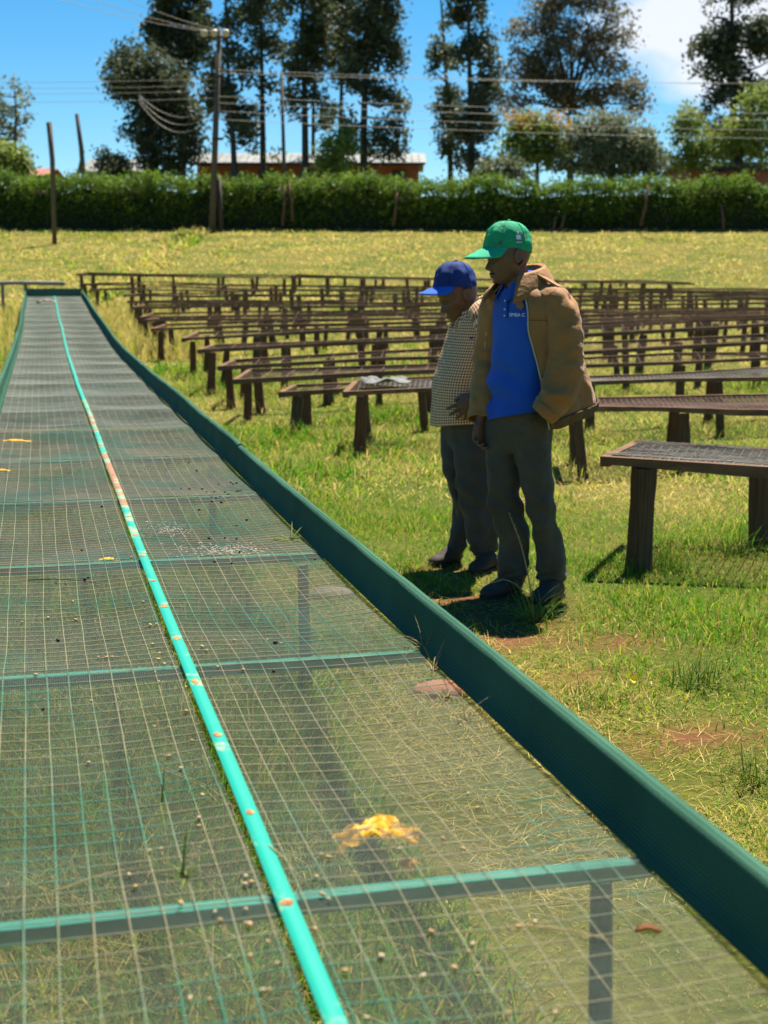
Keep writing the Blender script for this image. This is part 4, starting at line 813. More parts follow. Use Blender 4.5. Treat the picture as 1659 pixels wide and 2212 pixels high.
def collar(name, m, y_in, cx, r0, th0, th1, hgt, fall, out, parent, n=44, peak=0.):
    th = np.linspace(th0, th1, n); rings = []
    for k, (rz_, e) in enumerate(((0, 0), (hgt*.6, .002), (hgt, .004), (hgt*.85, .010), (hgt*.3, out*.7), (-fall*.4, out), (-fall, out*1.15))):
        row = []
        for q in th:
            end = max(0, 1-min(q-th0, th1-q)/.5); slope = -.028*math.cos(q)   # collar lower at the front
            dr = e+(peak*end if k >= 5 else 0)
            row.append(np.array([X1(cx), 0, Z1(y_in)])+Lb*math.sin(q)*(r0+dr)+F*math.cos(q)*(r0*.95+dr)+[0, 0, rz_+slope-(fall*.5*end if k >= 5 else 0)])
        rings.append(np.array(row))
    V, Fc = loft(rings, False, False); o = link(name, npmesh(name, V, Fc, True), m, parent); o.modifiers.new('s', 'SOLIDIFY').thickness = .003; return o
collar('polo_collar', m_polo, 535, 874, .067, .28, 2*math.pi-.38, .040, .030, .026, man, peak=.018)
pk = MB()
for y in np.linspace(575, 770, 12): pass
L_ = np.array([[polo_pt(y, -.06, .0035) for y in np.linspace(585, 760, 14)], [polo_pt(y, .06, .0035) for y in np.linspace(585, 760, 14)]]); V, Q = ribbon(L_[:1], L_[1:]); link('placket', npmesh('placket', V, Q, True), mat('blue_placket', (.006, .08, .46), .75), man).modifiers.new('s', 'SOLIDIFY').thickness = .003
m_btn = mat('pale_button', (.55, .58, .62), .4)
for y in (640, 700, 745):
    p = polo_pt(y, 0, .007); MB().tube([p, p+F*.002], .0045, 8).build('button', m_btn, man)
# chest lettering, partly hidden by the jacket, with a crest above
cu = bpy.data.curves.new('lettering', 'FONT'); cu.body = 'SIMBA COFFEE'[:7]; cu.size = .0215; cu.space_character = .92; to = bpy.data.objects.new('tmp', cu); COL.objects.link(to); dg = bpy.context.evaluated_depsgraph_get(); tme = bpy.data.meshes.new_from_object(to.evaluated_get(dg)); bpy.data.objects.remove(to)
n = len(tme.vertices); co = np.zeros(n*3); tme.vertices.foreach_get('co', co); co = co.reshape(-1, 3)
co = np.array([polo_pt(748-c[1]*SC1, .16+c[0]/.152, .0075) for c in co]); tme.vertices.foreach_set('co', co.ravel().astype(np.float32)); tme.update(); tme.name = 'chest_lettering'; tme.materials.clear(); link('chest_lettering', tme, mat('white_thread', (.78, .78, .80), .8), man)
th = np.arange(14)*2*math.pi/14; V = [polo_pt(668, .50, .008)]+[polo_pt(668+34*math.sin(q)*(1+.12*math.cos(5*q)), .50+.12*math.cos(q), .007) for q in th]; link('chest_crest', npmesh('chest_crest', V, [(0, k+1, (k+1) % 14+1) for k in range(14)]), mat('copper_crest_thread', (.42, .20, .12), .8, (.12, .05, .035), scale=160), man)
# jacket
m_jack = mat('brown_canvas', (.34, .155, .042), .75, (.25, .112, .032), scale=3.2, detail=6, bump=.9, bscale=22, sheen=.12)
JR = [ # y, cx, a, bf, bb, thL, thR (open edge angles from front), hem lift at the back
 (520, 900, .105, .085, .085, .75, -.75), (560, 915, .150, .100, .100, .62, -.72), (610, 930, .205, .115, .118, .55, -.75), (700, 943, .226, .135, .145, .60, -.78),
 (850, 948, .228, .150, .185, .66, -.82), (1000, 945, .232, .152, .235, .80, -.88), (1150, 940, .238, .155, .285, .95, -.95), (1300, 935, .244, .158, .335, 1.08, -1.0), (1440, 930, .248, .160, .385, 1.18, -1.05), (1530, 928, .240, .155, .395, 1.26, -1.1)]
rings = []
for y, cx, a, bf, bb, t0, t1 in interp_rows(JR, 8):
    th = np.linspace(t0, 2*math.pi+t1, 110); rg = ellipse_ring((X1(cx), 0, Z1(y)), Lb, F, a, bf, bb, p=2.15, th=th); kz = np.clip((y-700)/830, 0, 1)
    rg[:, 2] += kz*.085*np.clip(-np.cos(th), 0, 1)-kz*.012*np.clip(np.cos(th), 0, 1); rings.append(rg)
V, Fc = loft(rings, False, False); me = npmesh('jacket', V, Fc, True)
def jf(c):
    return (fold_fn(.018, 7.0, (1, 1, .45), 11)(c)+fold_fn(.008, 17.0, (1, 1, .5), 31)(c))*(.45+.7*max(0, min(1, (1.4-c.z)/.4)))+.004*mnoise.noise(c*15)
wrinkle(me, jf); jk = link('jacket', me, m_jack, man); jk.modifiers.new('s', 'SOLIDIFY').thickness = -.005
def seam(name, ptsf, r_, m, parent): return MB().tube(ptsf, r_, 6, True, 2).build(name, m, parent, True)
m_zip = mat('pale_zip_tape', (.50, .42, .26), .6); m_band = mat('ribbed_band', (.14, .075, .03), .8, (.09, .05, .022), scale=60, stretch=(1, 1, .1))
nT = 110; nR = len(rings); RR = np.array([[me.vertices[i*nT+j].co[:] for j in range(nT)] for i in range(nR)])
seam('zip_edge', RR[8:, 0]+F*.002, .0035, m_zip, jk); seam('zip_edge', RR[8:, -1]+F*.002, .003, m_zip, jk)
hem = np.concatenate([RR[-8:-1:1], RR[-1:]]); o_ = hem+(hem-np.array([X1(930), 0, 0])*np.array([1, 1, 0])-np.array([0, 0, 1])*hem[..., 2:]*1.0)*np.array([.03, .03, 0]); V, Fc = loft([o_[k] for k in range(len(o_))], False, False); link('hem_band', npmesh('hem_band', V, Fc, True), m_band, jk).modifiers.new('s', 'SOLIDIFY').thickness = .004
seam('back_seam', RR[24:, 74]+(-F)*.003, .0022, m_zip, jk); seam('chest_seam', RR[28, 0:16]+F*.002-Lb*.0, .0016, m_trou, jk)
collar('jacket_collar', m_jack, 520, 902, .098, .60, 2*math.pi-.62, .062, .045, .050, jk, peak=.030)
def sleeve(name, pts, rad, m, parent, seed, amp=.010, n=40):
    V, Fc = tube(pts, rad, n, False, 10, ab=(0, 1, 0)); me = npmesh(name, V, Fc, True); ff_ = fold_fn(amp, 8, (.7, .7, 1.2), seed, .003); f2_ = fold_fn(amp*.6, 18, (1, 1, 1.3), seed+3); wrinkle(me, lambda c: ff_(c)+f2_(c)+amp*.55*math.sin((c.z*1.0+c.x*.9-c.y*.5)*46+5*mnoise.noise(c*6))*(.3+.9*max(0, mnoise.noise(c*4+Vector((seed, 2, 7)))))); o = link(name, me, m, parent); o.modifiers.new('s', 'SOLIDIFY').thickness = -.004; return o
sleeve('sleeve', [[X1(1045), -.085, Z1(600)], [X1(1142), -.145, Z1(662)], [X1(1188), -.175, Z1(790)], [X1(1212), -.19, Z1(960)], [X1(1205), -.205, Z1(1120)], [X1(1165), -.235, Z1(1260)], [X1(1105), -.255, Z1(1360)], [X1(1068), -.258, Z1(1405)]], [(.055, .05), (.076, .070), (.080, .076), (.078, .078), (.083, .083), (.075, .078), (.062, .064), (.054, .056)], m_jack, jk, 5, .013)
V, Fc = tube([[X1(1092), -.257, Z1(1378)], [X1(1066), -.259, Z1(1408)], [X1(1052), -.259, Z1(1424)]], [(.064, .065), (.060, .062), (.056, .058)], 30, False, 4); link('cuff', npmesh('cuff', V, Fc, True), m_jack, jk).modifiers.new('s', 'SOLIDIFY').thickness = -.004
sleeve('sleeve', [[X1(790), .07, Z1(590)], [X1(728), .12, Z1(680)], [X1(690), .13, Z1(900)], [X1(664), .12, Z1(1120)], [X1(632), .06, Z1(1330)], [X1(612), .0, Z1(1500)]], [(.075, .07), (.085, .08), (.075, .075), (.07, .07), (.062, .062), (.052, .052)], m_jack, jk, 9, .014)
# epaulette
c0 = np.array([X1(1010), -.075, Z1(455)]); c1 = np.array([X1(1165), -.165, Z1(545)]); MB().bar(c0, c1, .042, .008, up=(.5, -.3, .8)).build('shoulder_strap', m_jack, jk)
# cap
m_gcap = mat('green_cap_cotton', (.005, .33, .14), .8, (.015, .24, .11), scale=12, bump=.6, bscale=45); m_gbrim = mat('green_brim_cotton', (.016, .38, .20), .75, (.01, .32, .16), scale=8)
rc = np.array([X1(795), -.005, Z1(262)]); F2, Lf_, U_ = cap(man, 'cap', rc, FH, m_gcap, m_gbrim, m_gcap, 1.04, -.02, .52, blen=.092, crown_h=.112, back=.110)
# cap print: dark patch with white badge on the visible side
m_white = mat('white_print', (.75, .75, .75), .8); m_dkp = mat('dark_print', (.03, .06, .05), .8, (.18, .3, .26), scale=300)
def on_cap(u, v, e): # u angle from front, v height 0..1
    a = v*math.pi/2; rr_ = math.cos(a)**.62; z = .112*math.sin(a)**1.12; q = u; fr = .108 if math.cos(q) > 0 else .104
    return rc+F2*math.cos(q)*fr*rr_*1.04*(1+e)+Lf_*math.sin(q)*.087*rr_*1.04*(1+e)+U_*z*1.04
sgn = 1.0
def patch(u0, u1, v0, v1, m, nm, e=.05):
    V = [on_cap(sgn*(u0+(u1-u0)*i/6), v0+(v1-v0)*j/6, e) for i in range(7) for j in range(7)]; Fc = [(i*7+j, i*7+j+1, (i+1)*7+j+1, (i+1)*7+j) for i in range(6) for j in range(6)]; link(nm, npmesh(nm, V, Fc, True), m, man)
patch(1.62, 1.92, .14, .42, m_dkp, 'cap_print', .035); patch(1.66, 1.88, .21, .33, m_white, 'cap_print', .045); patch(1.65, 1.90, .12, .14, m_white, 'cap_print', .045); patch(1.72, 1.80, .36, .43, m_white, 'cap_print', .045)
# ---------------------------------------------------------------- shorter man: blue cap, checked shirt
g2 = ground_at(992, 1226); SC2 = 1402.0*(7.35/g2[1])
X2 = lambda x: (x-477)/SC2
Z2 = lambda y: (2616-y)/SC2
rz2 = -math.atan2(g2[0], g2[1]); F, Lb = dirs(-.88, -.47)
FH2 = np.array([-.96, -.25, 0.]); FH2 /= np.linalg.norm(FH2); Fp2 = FH2*math.cos(.42)-up1*math.sin(.42)
bm = MB(); hc2 = np.array([X2(455), 0, Z2(622)]); head_mesh(bm, hc2, Fp2, up1, 1.06)
bm.tube([[X2(500), 0, Z2(660)], [X2(545), 0, Z2(720)], [X2(590), 0, Z2(800)]], [(.062, .064), (.062, .062), (.08, .075)], 20, True, 4)
bm.add(*loft([ellipse_ring((X2(cx), 0, Z2(y)), Lb, F, a, b_, b_, 36) for y, cx, a, b_ in interp_rows([(715, 575, .05, .05), (760, 600, .14, .09), (950, 598, .16, .12), (1100, 570, .165, .13), (1300, 545, .155, .13), (1550, 545, .12, .085), (1650, 540, .08, .06)], 3)]))
bm.tube([[X2(445), .05, Z2(1600)], [X2(440), .05, Z2(1900)], [X2(480), .055, Z2(2150)], [X2(462), .06, Z2(2560)]], [.045, .03, .026, .03], 16, True, 3); bm.tube([[X2(580), -.05, Z2(1560)], [X2(620), -.055, Z2(2080)], [X2(655), -.05, Z2(2560)]], [.075, .052, .04], 16, True, 3)
sh = np.array([X2(670), -.14, Z2(760)]); el = np.array([X2(740), -.215, Z2(1120)]); wr = np.array([X2(585), -.245, Z2(1322)])
bm.tube([[X2(610), -.05, Z2(740)], sh, (sh+el)/2, el], [.06, .055, .048, .042], 14, True, 3); bm.tube([el, (el+wr)/2, wr], [.042, .037, .028], 14, True, 3)
s2 = np.array([X2(560), .17, Z2(760)]); e2_ = np.array([X2(600), .22, Z2(1120)]); w2 = np.array([X2(560), .2, Z2(1450)])
bm.tube([[X2(590), .06, Z2(740)], s2, (s2+e2_)/2, e2_], [.06, .055, .048, .042], 14, True, 3); bm.tube([e2_, (e2_+w2)/2, w2], [.042, .037, .028], 14, True, 3); hand(bm, w2, (-.1, 0, -1), (-.3, -.8, 0), 1.0, (.5, .5, .6, .6), 1)
hand(bm, wr, (-.66, .03, -.60), (-.12, .95, -.1), 1.05, (.24, .30, .38, .45), -1, .30)
me = remesh(bm, 'person', .0056, 2); man2 = link('person', me, m_skin); man2.location = tuple(g2); man2.rotation_euler = (0, 0, rz2)
tag(man2, 'shorter man in blue cap and checked shirt looking down, hand on stomach', 'person')
eyes(man2, hc2, Fp2, up1, 1.06)
# checked shirt material: woven gingham in cloth coordinates
m_chk = bpy.data.materials.new('brown_gingham'); m_chk.use_nodes = True; t = m_chk.node_tree; b = t.nodes['Principled BSDF']; b.inputs['Roughness'].default_value = .85; b.inputs['Specular IOR Level'].default_value = .15
uv = t.nodes.new('ShaderNodeUVMap'); uv.uv_map = 'UVMap'; sx = t.nodes.new('ShaderNodeSeparateXYZ'); t.links.new(uv.outputs[0], sx.inputs[0])
def stripe(ax):
    a = t.nodes.new('ShaderNodeMath'); a.operation = 'FRACT'; t.links.new(sx.outputs[ax], a.inputs[0]); c_ = t.nodes.new('ShaderNodeMath'); c_.operation = 'GREATER_THAN'; c_.inputs[1].default_value = .52; t.links.new(a.outputs[0], c_.inputs[0]); return c_
s1, s2_ = stripe(0), stripe(1); ad = t.nodes.new('ShaderNodeMath'); ad.operation = 'ADD'; t.links.new(s1.outputs[0], ad.inputs[0]); t.links.new(s2_.outputs[0], ad.inputs[1]); dv = t.nodes.new('ShaderNodeMath'); dv.operation = 'MULTIPLY'; dv.inputs[1].default_value = .5; t.links.new(ad.outputs[0], dv.inputs[0])
rr = t.nodes.new('ShaderNodeValToRGB'); rr.color_ramp.elements[0].color = (.90, .62, .37, 1); rr.color_ramp.elements[1].color = (.095, .04, .026, 1); x_ = rr.color_ramp.elements.new(.5); x_.color = (.50, .27, .15, 1); t.links.new(dv.outputs[0], rr.inputs[0]); t.links.new(rr.outputs[0], b.inputs['Base Color'])
CK = .0140
def setuv(o, U, Vv):
    uvl = o.data.uv_layers.new(name='UVMap'); li = np.zeros(len(o.data.loops), np.int32); o.data.loops.foreach_get('vertex_index', li); uvl.data.foreach_set('uv', np.stack([U[li], Vv[li]], 1).astype(np.float32).ravel())
SR = [(735, 585, .075, .07), (765, 600, .145, .10), (810, 606, .195, .125), (950, 598, .205, .148), (1100, 570, .205, .166), (1250, 545, .206, .182), (1400, 530, .206, .180), (1560, 515, .208, .174)]
rings = []; n = 120
for y, cx, a, b_ in interp_rows(SR, 9):
    rg = ellipse_ring((X2(cx), 0, Z2(y)), Lb, F, a, b_, b_, n); hk_ = max(0, (y-1350)/210.); th = np.arange(n)*2*math.pi/n; rg[:, 2] += hk_*(.028*np.clip(np.sin(th), 0, 1)); rings.append(rg)
rings = [np.vstack([q, q[:1]]) for q in rings]; V, Fc = loft(rings, False, False); me = npmesh('checked_shirt', V, Fc, True)
def sf(c):
    return .010*mnoise.noise(Vector((c.x*5, c.y*5, c.z*3)))+.006*math.sin((c.x*.6-c.z*.9)*42+4*mnoise.noise(c*4))*max(0, mnoise.noise(c*3+Vector((2, 5, 1))))+.003*mnoise.noise(c*14)
wrinkle(me, sf); o = link('checked_shirt', me, m_chk, man2); nr = len(rings); setuv(o, np.tile(np.arange(n+1)/n*1.18/CK, nr), np.repeat(-np.array([q[:, 2].mean() for q in rings])/CK, n+1)); o.modifiers.new('s', 'SOLIDIFY').thickness = -.003; shirt = o
def sleeve2(pts, rad, seed, nn=40):
    V, Fc = tube(pts, rad, nn, False, 10, ab=(0, 1, 0)); m_ = len(V)//nn; V = np.array(V).reshape(m_, nn, 3); V = np.concatenate([V, V[:, :1]], 1); V, Fc = loft(list(V), False, False); me = npmesh('sleeve', V, Fc, True); wrinkle(me, fold_fn(.008, 9, (.7, .7, 1.5), seed, .002)); o = link('sleeve', me, m_chk, shirt)
    ln = np.concatenate([[0], np.cumsum(np.linalg.norm(np.diff(V.reshape(m_, nn+1, 3)[:, 0], axis=0), axis=1))]); setuv(o, np.tile(np.arange(nn+1)/nn*.44/CK, m_), np.repeat(ln/CK, nn+1)); o.modifiers.new('s', 'SOLIDIFY').thickness = -.003
sleeve2([[X2(630), -.07, Z2(735)], [X2(675), -.145, Z2(800)], [X2(705), -.18, Z2(940)], [X2(735), -.212, Z2(1110)], [X2(690), -.232, Z2(1220)], [X2(612), -.244, Z2(1300)]], [(.075, .07), (.088, .085), (.078, .078), (.07, .07), (.06, .06), (.046, .048)], 5)
sleeve2([[X2(575), .10, Z2(735)], [X2(560), .18, Z2(800)], [X2(580), .215, Z2(960)], [X2(600), .225, Z2(1120)], [X2(580), .215, Z2(1300)], [X2(562), .2, Z2(1440)]], [(.07, .07), (.085, .08), (.075, .075), (.068, .068), (.058, .058), (.046, .048)], 8)
# shirt collar
def collar2():
    th = np.linspace(.25, 2*math.pi-.25, 44); rings = []
    for k, (rz_, e) in enumerate(((0, 0), (.03, .002), (.042, .005), (.036, .012), (.0, .022), (-.028, .030))):
        row = []
        for q in th:
            end = max(0, 1-min(q-.25, 2*math.pi-.25-q)/.55); row.append(np.array([X2(582), 0, Z2(735)])+Lb*math.sin(q)*(.078+e)+F*math.cos(q)*(.082+e+(.02*end if k > 3 else 0))+[0, 0, rz_-.042*math.cos(q)-(.02*end if k > 3 else 0)])
        rings.append(np.array(row))
    V, Fc = loft(rings, False, False); o = link('shirt_collar', npmesh('shirt_collar', V, Fc, True), m_chk, shirt); setuv(o, np.tile(th*.085/CK, 6), np.repeat(np.array([0, .03, .045, .055, .09, .12])/CK, 44)); o.modifiers.new('s', 'SOLIDIFY').thickness = .003
collar2()
def shirt_pt(y, th, e):
    r_ = [np.interp(y, [q[0] for q in SR], [q[k] for q in SR]) for k in (1, 2, 3)]; cs, sn = math.cos(th), math.sin(th); k = (abs(cs)**2.3+abs(sn)**2.3)**(-1/2.3); return np.array([X2(r_[0]), 0, Z2(y)])+Lb*k*sn*(r_[1]+e)+F*k*cs*(r_[2]+e)
for y in (870, 980, 1090, 1200, 1310, 1420): p = shirt_pt(y, .02, .010); MB().tube([p, p+F*.003], .0055, 8).build('button', m_btn, shirt)
p = [shirt_pt(915, .72+d_, .012) for d_ in (-.06, 0, .06)]; MB().tube(p, [(.002, .003), (.004, .006), (.002, .003)], 6, True, 3).build('blue_emblem', mat('blue_thread', (.01, .02, .20), .8), shirt)
tm = MB()
tm.add(*loft(leg_rows([(o6+60, 345, 560, .05, .9), (o6+200, 337, 540, .05, .9), (o6+350, 338, 520, .05, .9), (o6+500, 347, 520, .05, .85), (o6+660, 400, 545, .05, .9), (o6+780, 432, 560, .06, .9), (o6+900, 415, 550, .06, .95), (o6+1010, 398, 535, .06, 1.0), (o6+1080, 400, 510, .06, 1.0)], X2, Z2)))
tm.add(*loft(leg_rows([(o6+60, 430, 715, -.04, .8), (o6+200, 428, 730, -.05, .8), (o6+350, 432, 740, -.06, .78), (o6+500, 445, 745, -.06, .72), (o6+700, 482, 755, -.06, .70), (o6+880, 518, 765, -.06, .70), (o6+1000, 545, 762, -.05, .72), (o6+1075, 570, 745, -.05, .75)], X2, Z2)))
tm.add(*loft([ellipse_ring((X2(540), 0, Z2(y)), Lb, F, a, b_, b_, 36) for y, a, b_ in ((1430, .165, .135), (1560, .155, .125), (1680, .125, .105), (1740, .08, .08))]))
me = remesh(tm, 'trousers', .0075, 6)
def tf2(c):
    z = c.z; k = .35+1.0*max(0, 1-abs(z-.3)/.3)+1.1*max(0, 1-z/.2); return fold_fn(.018, 8.0, (1, 1, .6), 13)(c)*k+.010*max(0, 1-z/.24)*math.sin(z*85+6*mnoise.noise(c*9))+.007*max(0, 1-abs(z-.42)/.2)*math.sin(z*60+c.x*40)+.006*max(0, 1-abs(z-.70)/.14)*math.sin(c.x*75+c.y*60)
wrinkle(me, tf2); link('trousers', me, m_trou2, man2)
shoe(man2, (X2(262), -.02, 0), (X2(470), .07, 0), m_shoe, m_sole); shoe(man2, (X2(575), -.19, 0), (X2(735), -.02, 0), m_shoe, m_sole)
m_bcap = mat('navy_cap_cotton', (.004, .022, .13), .8, (.007, .035, .19), scale=8, bump=.3, bscale=200); m_bbrim = mat('blue_brim_cotton', (.02, .11, .52), .75, (.015, .09, .44), scale=8)
cap(man2, 'cap', np.array([X2(437), 0, Z2(552)]), FH2, m_bcap, m_bbrim, m_bcap, 1.06, .02, .42, blen=.080, crown_h=.112, back=.100, squash=.8)
# ================================================================== SMALL THINGS ON AND AROUND THE BED
def bedpx(x, y, dz=.004):
    """photo pixel -> point on the bed surface"""
    r_ = ray(x, y); z = .575
    for _ in range(8):
        p = np.array([0, 0, CH])+r_*((z+dz-CH)/r_[2]); v = ((p[0]-np.interp(p[1], BY, BX)))/NV[0]*.9420; Yc = p[1]-v*NV[1]; v = (p[0]-np.interp(Yc, BY, BX))/NV[0]; z = float(np.interp(Yc, BY, BZ))+float(sag(np.array(Yc), np.array(np.clip(v, -.6, .6))))
    return p, Yc, v
def pebble(name, seed, n=10, m=7):
    rnd = random.Random(seed); rings = []
    for i in range(1, m):
        a = math.pi*i/m; rings.append(np.array([[math.sin(a)*math.cos(q)*(1+.06*math.sin(3*q+seed)), math.sin(a)*math.sin(q)*(1-.10*(abs(q-math.pi) < .5)), math.cos(a)] for q in np.arange(n)*2*math.pi/n]))
    V, Fc = loft(rings); return npmesh(name, V, Fc, True)
m_bean = mat('parchment_bean', (.42, .28, .12), .65, (.30, .17, .06), scale=90); m_bean2 = mat('pale_parchment_bean', (.46, .36, .22), .65, (.36, .25, .13), scale=90); m_cherry = mat('dried_black_cherry', (.018, .014, .012), .7, (.04, .03, .025), scale=80)
def zone_tag(o, what, cat, Yc, v):
    i_ = int(math.floor((Yc-BAR0)/BARS)); side = 'right' if v > 0 else 'left'
    where = 'in front of the nearest cross bar' if i_ < 0 else 'just beyond the %s cross bar' % ORD(i_)
    tag(o, '%s %s of the turquoise strip, %s' % (what, side, where), cat, '%ss %s of the strip %s' % (cat.replace('cherry', 'cherrie'), side, where))
BM = [pebble('coffee_bean', k) for k in range(4)]
for k, q in enumerate(BM): q.materials.append(m_bean if k % 2 else m_bean2)
CM = pebble('dried_cherry', 9); CM.materials.append(m_cherry)
def crop2(x, y): return (x*.7836/1.8228, (2900+y*.7836)/1.8228)
def crop3(x, y): return ((1000+x*.7233)/1.8228, (3000+y*.7233)/1.8228)
def crop1(x, y): return (x*.7233/1.8228, (1900+y*.7233)/1.8228)
beans = [crop2(*q) for q in ((445, 138), (848, 105), (908, 165), (965, 28), (1000, 415), (1000, 457), (1017, 300), (752, 580), (808, 572), (680, 762), (648, 703), (908, 845), (1080, 888), (1105, 930), (1235, 945), (1255, 952), (1235, 875), (1262, 740), (1235, 710), (1345, 1040), (1392, 1148), (1258, 1110), (1320, 1285), (1353, 1280), (955, 1325), (1052, 1330), (1230, 750))]
beans += [crop3(*q) for q in ((405, 527), (340, 633), (365, 512), (155, 685), (372, 730), (407, 755), (332, 920), (848, 425), (1028, 425), (790, 482), (1138, 480), (1165, 180), (1215, 258), (695, 1067), (1090, 1130), (920, 1175), (340, 1123), (362, 1168), (1440, 905), (1530, 880), (1170, 1043), (1190, 1000), (1388, 1375), (1640, 1375), (495, 1147), (612, 1405), (965, 935), (268, 935))]
beans += [crop1(*q) for q in ((120, 765), (262, 740), (412, 752), (398, 652), (780, 655), (818, 780), (850, 775), (892, 812), (830, 885), (868, 935), (862, 968), (895, 993), (845, 1040), (865, 1090), (1012, 1120), (535, 955), (580, 958), (610, 955), (195, 1052), (492, 1195), (915, 1338), (840, 1335), (1015, 1250), (1100, 897), (1125, 920), (1185, 665), (1275, 865), (1455, 860), (1530, 880), (1610, 572), (715, 410), (800, 220), (595, 280), (1185, 1008), (1325, 1025))]
for k, q in enumerate(beans):
    p, Yc, v = bedpx(*q, .006); o = link('coffee_bean', BM[k % 4], None); o.location = tuple(p+np.array([0, 0, .003])); s_ = random.uniform(.6, 1.05); o.scale = (.0058*s_, .0042*s_*random.uniform(.8, 1.1), .0034*s_); o.rotation_euler = (random.uniform(-.3, .3), random.uniform(-.3, .3), random.uniform(0, 6.3)); zone_tag(o, 'small tan coffee bean', 'coffee bean', Yc, v)
def cropB(x, y): return ((700+x*.3617)/1.8228, (1700+y*.3617)/1.8228)
cher = [cropB(*q) for q in ((447, 572), (578, 551), (602, 567), (640, 557), (268, 622), (316, 653), (398, 653), (515, 655), (640, 645), (662, 643), (690, 638), (372, 711), (415, 714), (462, 702), (375, 758), (475, 767), (752, 958), (642, 1020), (232, 848), (340, 1158), (515, 1155), (640, 1162), (35, 620), (208, 422), (680, 1308), (590, 1430), (402, 1415), (1495, 1388), (120, 335), (550, 678), (127, 622))]+[crop1(*q) for q in ((445, 368), (555, 130), (480, 515), (462, 525), (316, 858), (1490, 1025), (1500, 870), (235, 1232))]
for k, q in enumerate(cher):
    p, Yc, v = bedpx(*q, .006); o = link('dried_cherry', CM, None); o.location = tuple(p); s_ = random.uniform(.5, .95); o.scale = (.0075*s_, .0065*s_, .006*s_); o.rotation_euler = (0, 0, random.uniform(0, 6.3)); zone_tag(o, 'small black dried coffee cherry', 'coffee cherry', Yc, v)
# husk patches (uncountable)
m_husk = mat('pale_husk', (.30, .26, .21), .85, (.20, .16, .13), scale=40)
def flakes(name, spots_, m, size, label, cat):
    V = []; Fc = []
    for (cx, cy, rx, ry, n) in spots_:
        for _ in range(n):
            p, Yc, v = bedpx(random.gauss(cx, rx), random.gauss(cy, ry), .005)
            if abs(v) > .58: continue
            a = random.uniform(0, 6.3); s_ = size*random.uniform(.5, 1.3); d = np.array([math.cos(a), math.sin(a), random.uniform(-.2, .4)])*s_; e = np.array([-math.sin(a), math.cos(a), random.uniform(-.2, .4)])*s_*.6; i = len(V); V += [p-d, p+e, p+d, p-e]; Fc.append((i, i+1, i+2, i+3))
    return tag(link(name, npmesh(name, V, Fc), m), label, cat, kind='stuff')
flakes('husk_litter', [(480, 1186, 48, 7, 420), (365, 1143, 30, 7, 260), (360, 885, 10, 5, 60), (205, 768, 30, 4, 120), (520, 1190, 30, 5, 120)], m_husk, .004, 'pale husk crumbs in patches on the net', 'husks')
# yellow plastic scraps
m_yel = mat('yellow_plastic_film', (.72, .40, .015), .55, (.60, .30, .012), scale=14, bump=.5, bscale=30, transl=.25)
def scrap(px, w_, d_, dz, label, amp=.018, rot=0.):
    p, Yc, v = bedpx(*px, dz); n = 22; V = []; Fc = []
    for i in range(n+1):
        for j in range(n+1):
            u, q = i/n-.5, j/n-.5; rad = 1+.25*math.sin(5*math.atan2(q, u)+rot*3)*.6; x = u*w_*rad; y = q*d_*rad; z = amp*mnoise.noise(Vector((u*5+rot, q*5, rot)))+amp*.6*mnoise.noise(Vector((u*11, q*11, rot)))-amp*2.2*(abs(u)*1.6)**2
            V.append((x*math.cos(rot)-y*math.sin(rot), x*math.sin(rot)+y*math.cos(rot), z))
    for i in range(n):
        for j in range(n): a = i*(n+1)+j; Fc.append((a, a+n+1, a+n+2, a+1))
    o = link('plastic_scrap', npmesh('plastic_scrap', V, Fc, True), m_yel); o.location = tuple(p); return tag(o, label, 'plastic scrap')
scrap((818, 1788), .14, .085, .004, 'largest crumpled yellow plastic scrap caught just under the net in front', .016, .1)
scrap((884, 1858), .026, .028, -.05, 'tiny yellow plastic fragment hanging below the largest scrap', .006, 1.2); scrap((232, 1207), .075, .028, .004, 'folded yellow plastic scrap left of the turquoise strip', .006, .2)
scrap((28, 951), .20, .05, .006, 'long yellow plastic strip at the left edge of the bed', .008, .1); scrap((2, 1015), .09, .03, .006, 'short yellow plastic strip at the left edge below the long one', .006, .2); scrap((100, 648), .30, .26, .02, 'pale yellowish sacking heap at the far end of the bed', .03, .1).data.materials[0] = m_husk
# sprouts and dry stalks growing through the net
m_sprout = mat('sprout_green', (.16, .27, .02), .5, (.34, .38, .06), scale=20, transl=.45); m_drystalk = mat('dry_stalk', (.42, .32, .14), .8, (.26, .18, .07), scale=20)
def blade_mesh(mb, p, d, ln, w_, droop_, n=7):
    d = np.array(d, float); d /= np.linalg.norm(d); sd_ = np.cross(d, (0, 0, 1)); sd_ /= np.linalg.norm(sd_)+1e-9; A = []; q = np.array(p, float); v = d.copy()
    for i in range(n+1):
        t_ = i/n; ww = w_*(1-t_)**.7; A.append(np.array([q-sd_*ww/2, q+sd_*ww/2, q+np.cross(sd_, v)*ww*.25])); v = v+np.array([0, 0, -droop_/n]); v /= np.linalg.norm(v); q = q+v*ln/n
    V, Fc = loft(A); mb.add(V, Fc)
def plant(name, px, blades_, m, label, cat='grass tuft', base=None, seed=0):
    rnd = random.Random(seed); p = bedpx(*px, .0)[0] if base is None else np.array(base, float); mb = MB()
    for ln, w_, az, el_, dr in blades_:
        blade_mesh(mb, [rnd.uniform(-.004, .004), rnd.uniform(-.004, .004), 0], (math.cos(az)*math.cos(el_), math.sin(az)*math.cos(el_), math.sin(el_)), ln, w_, dr)
    o = mb.build(name, m, None, True); o.location = tuple(p); return tag(o, label, cat)
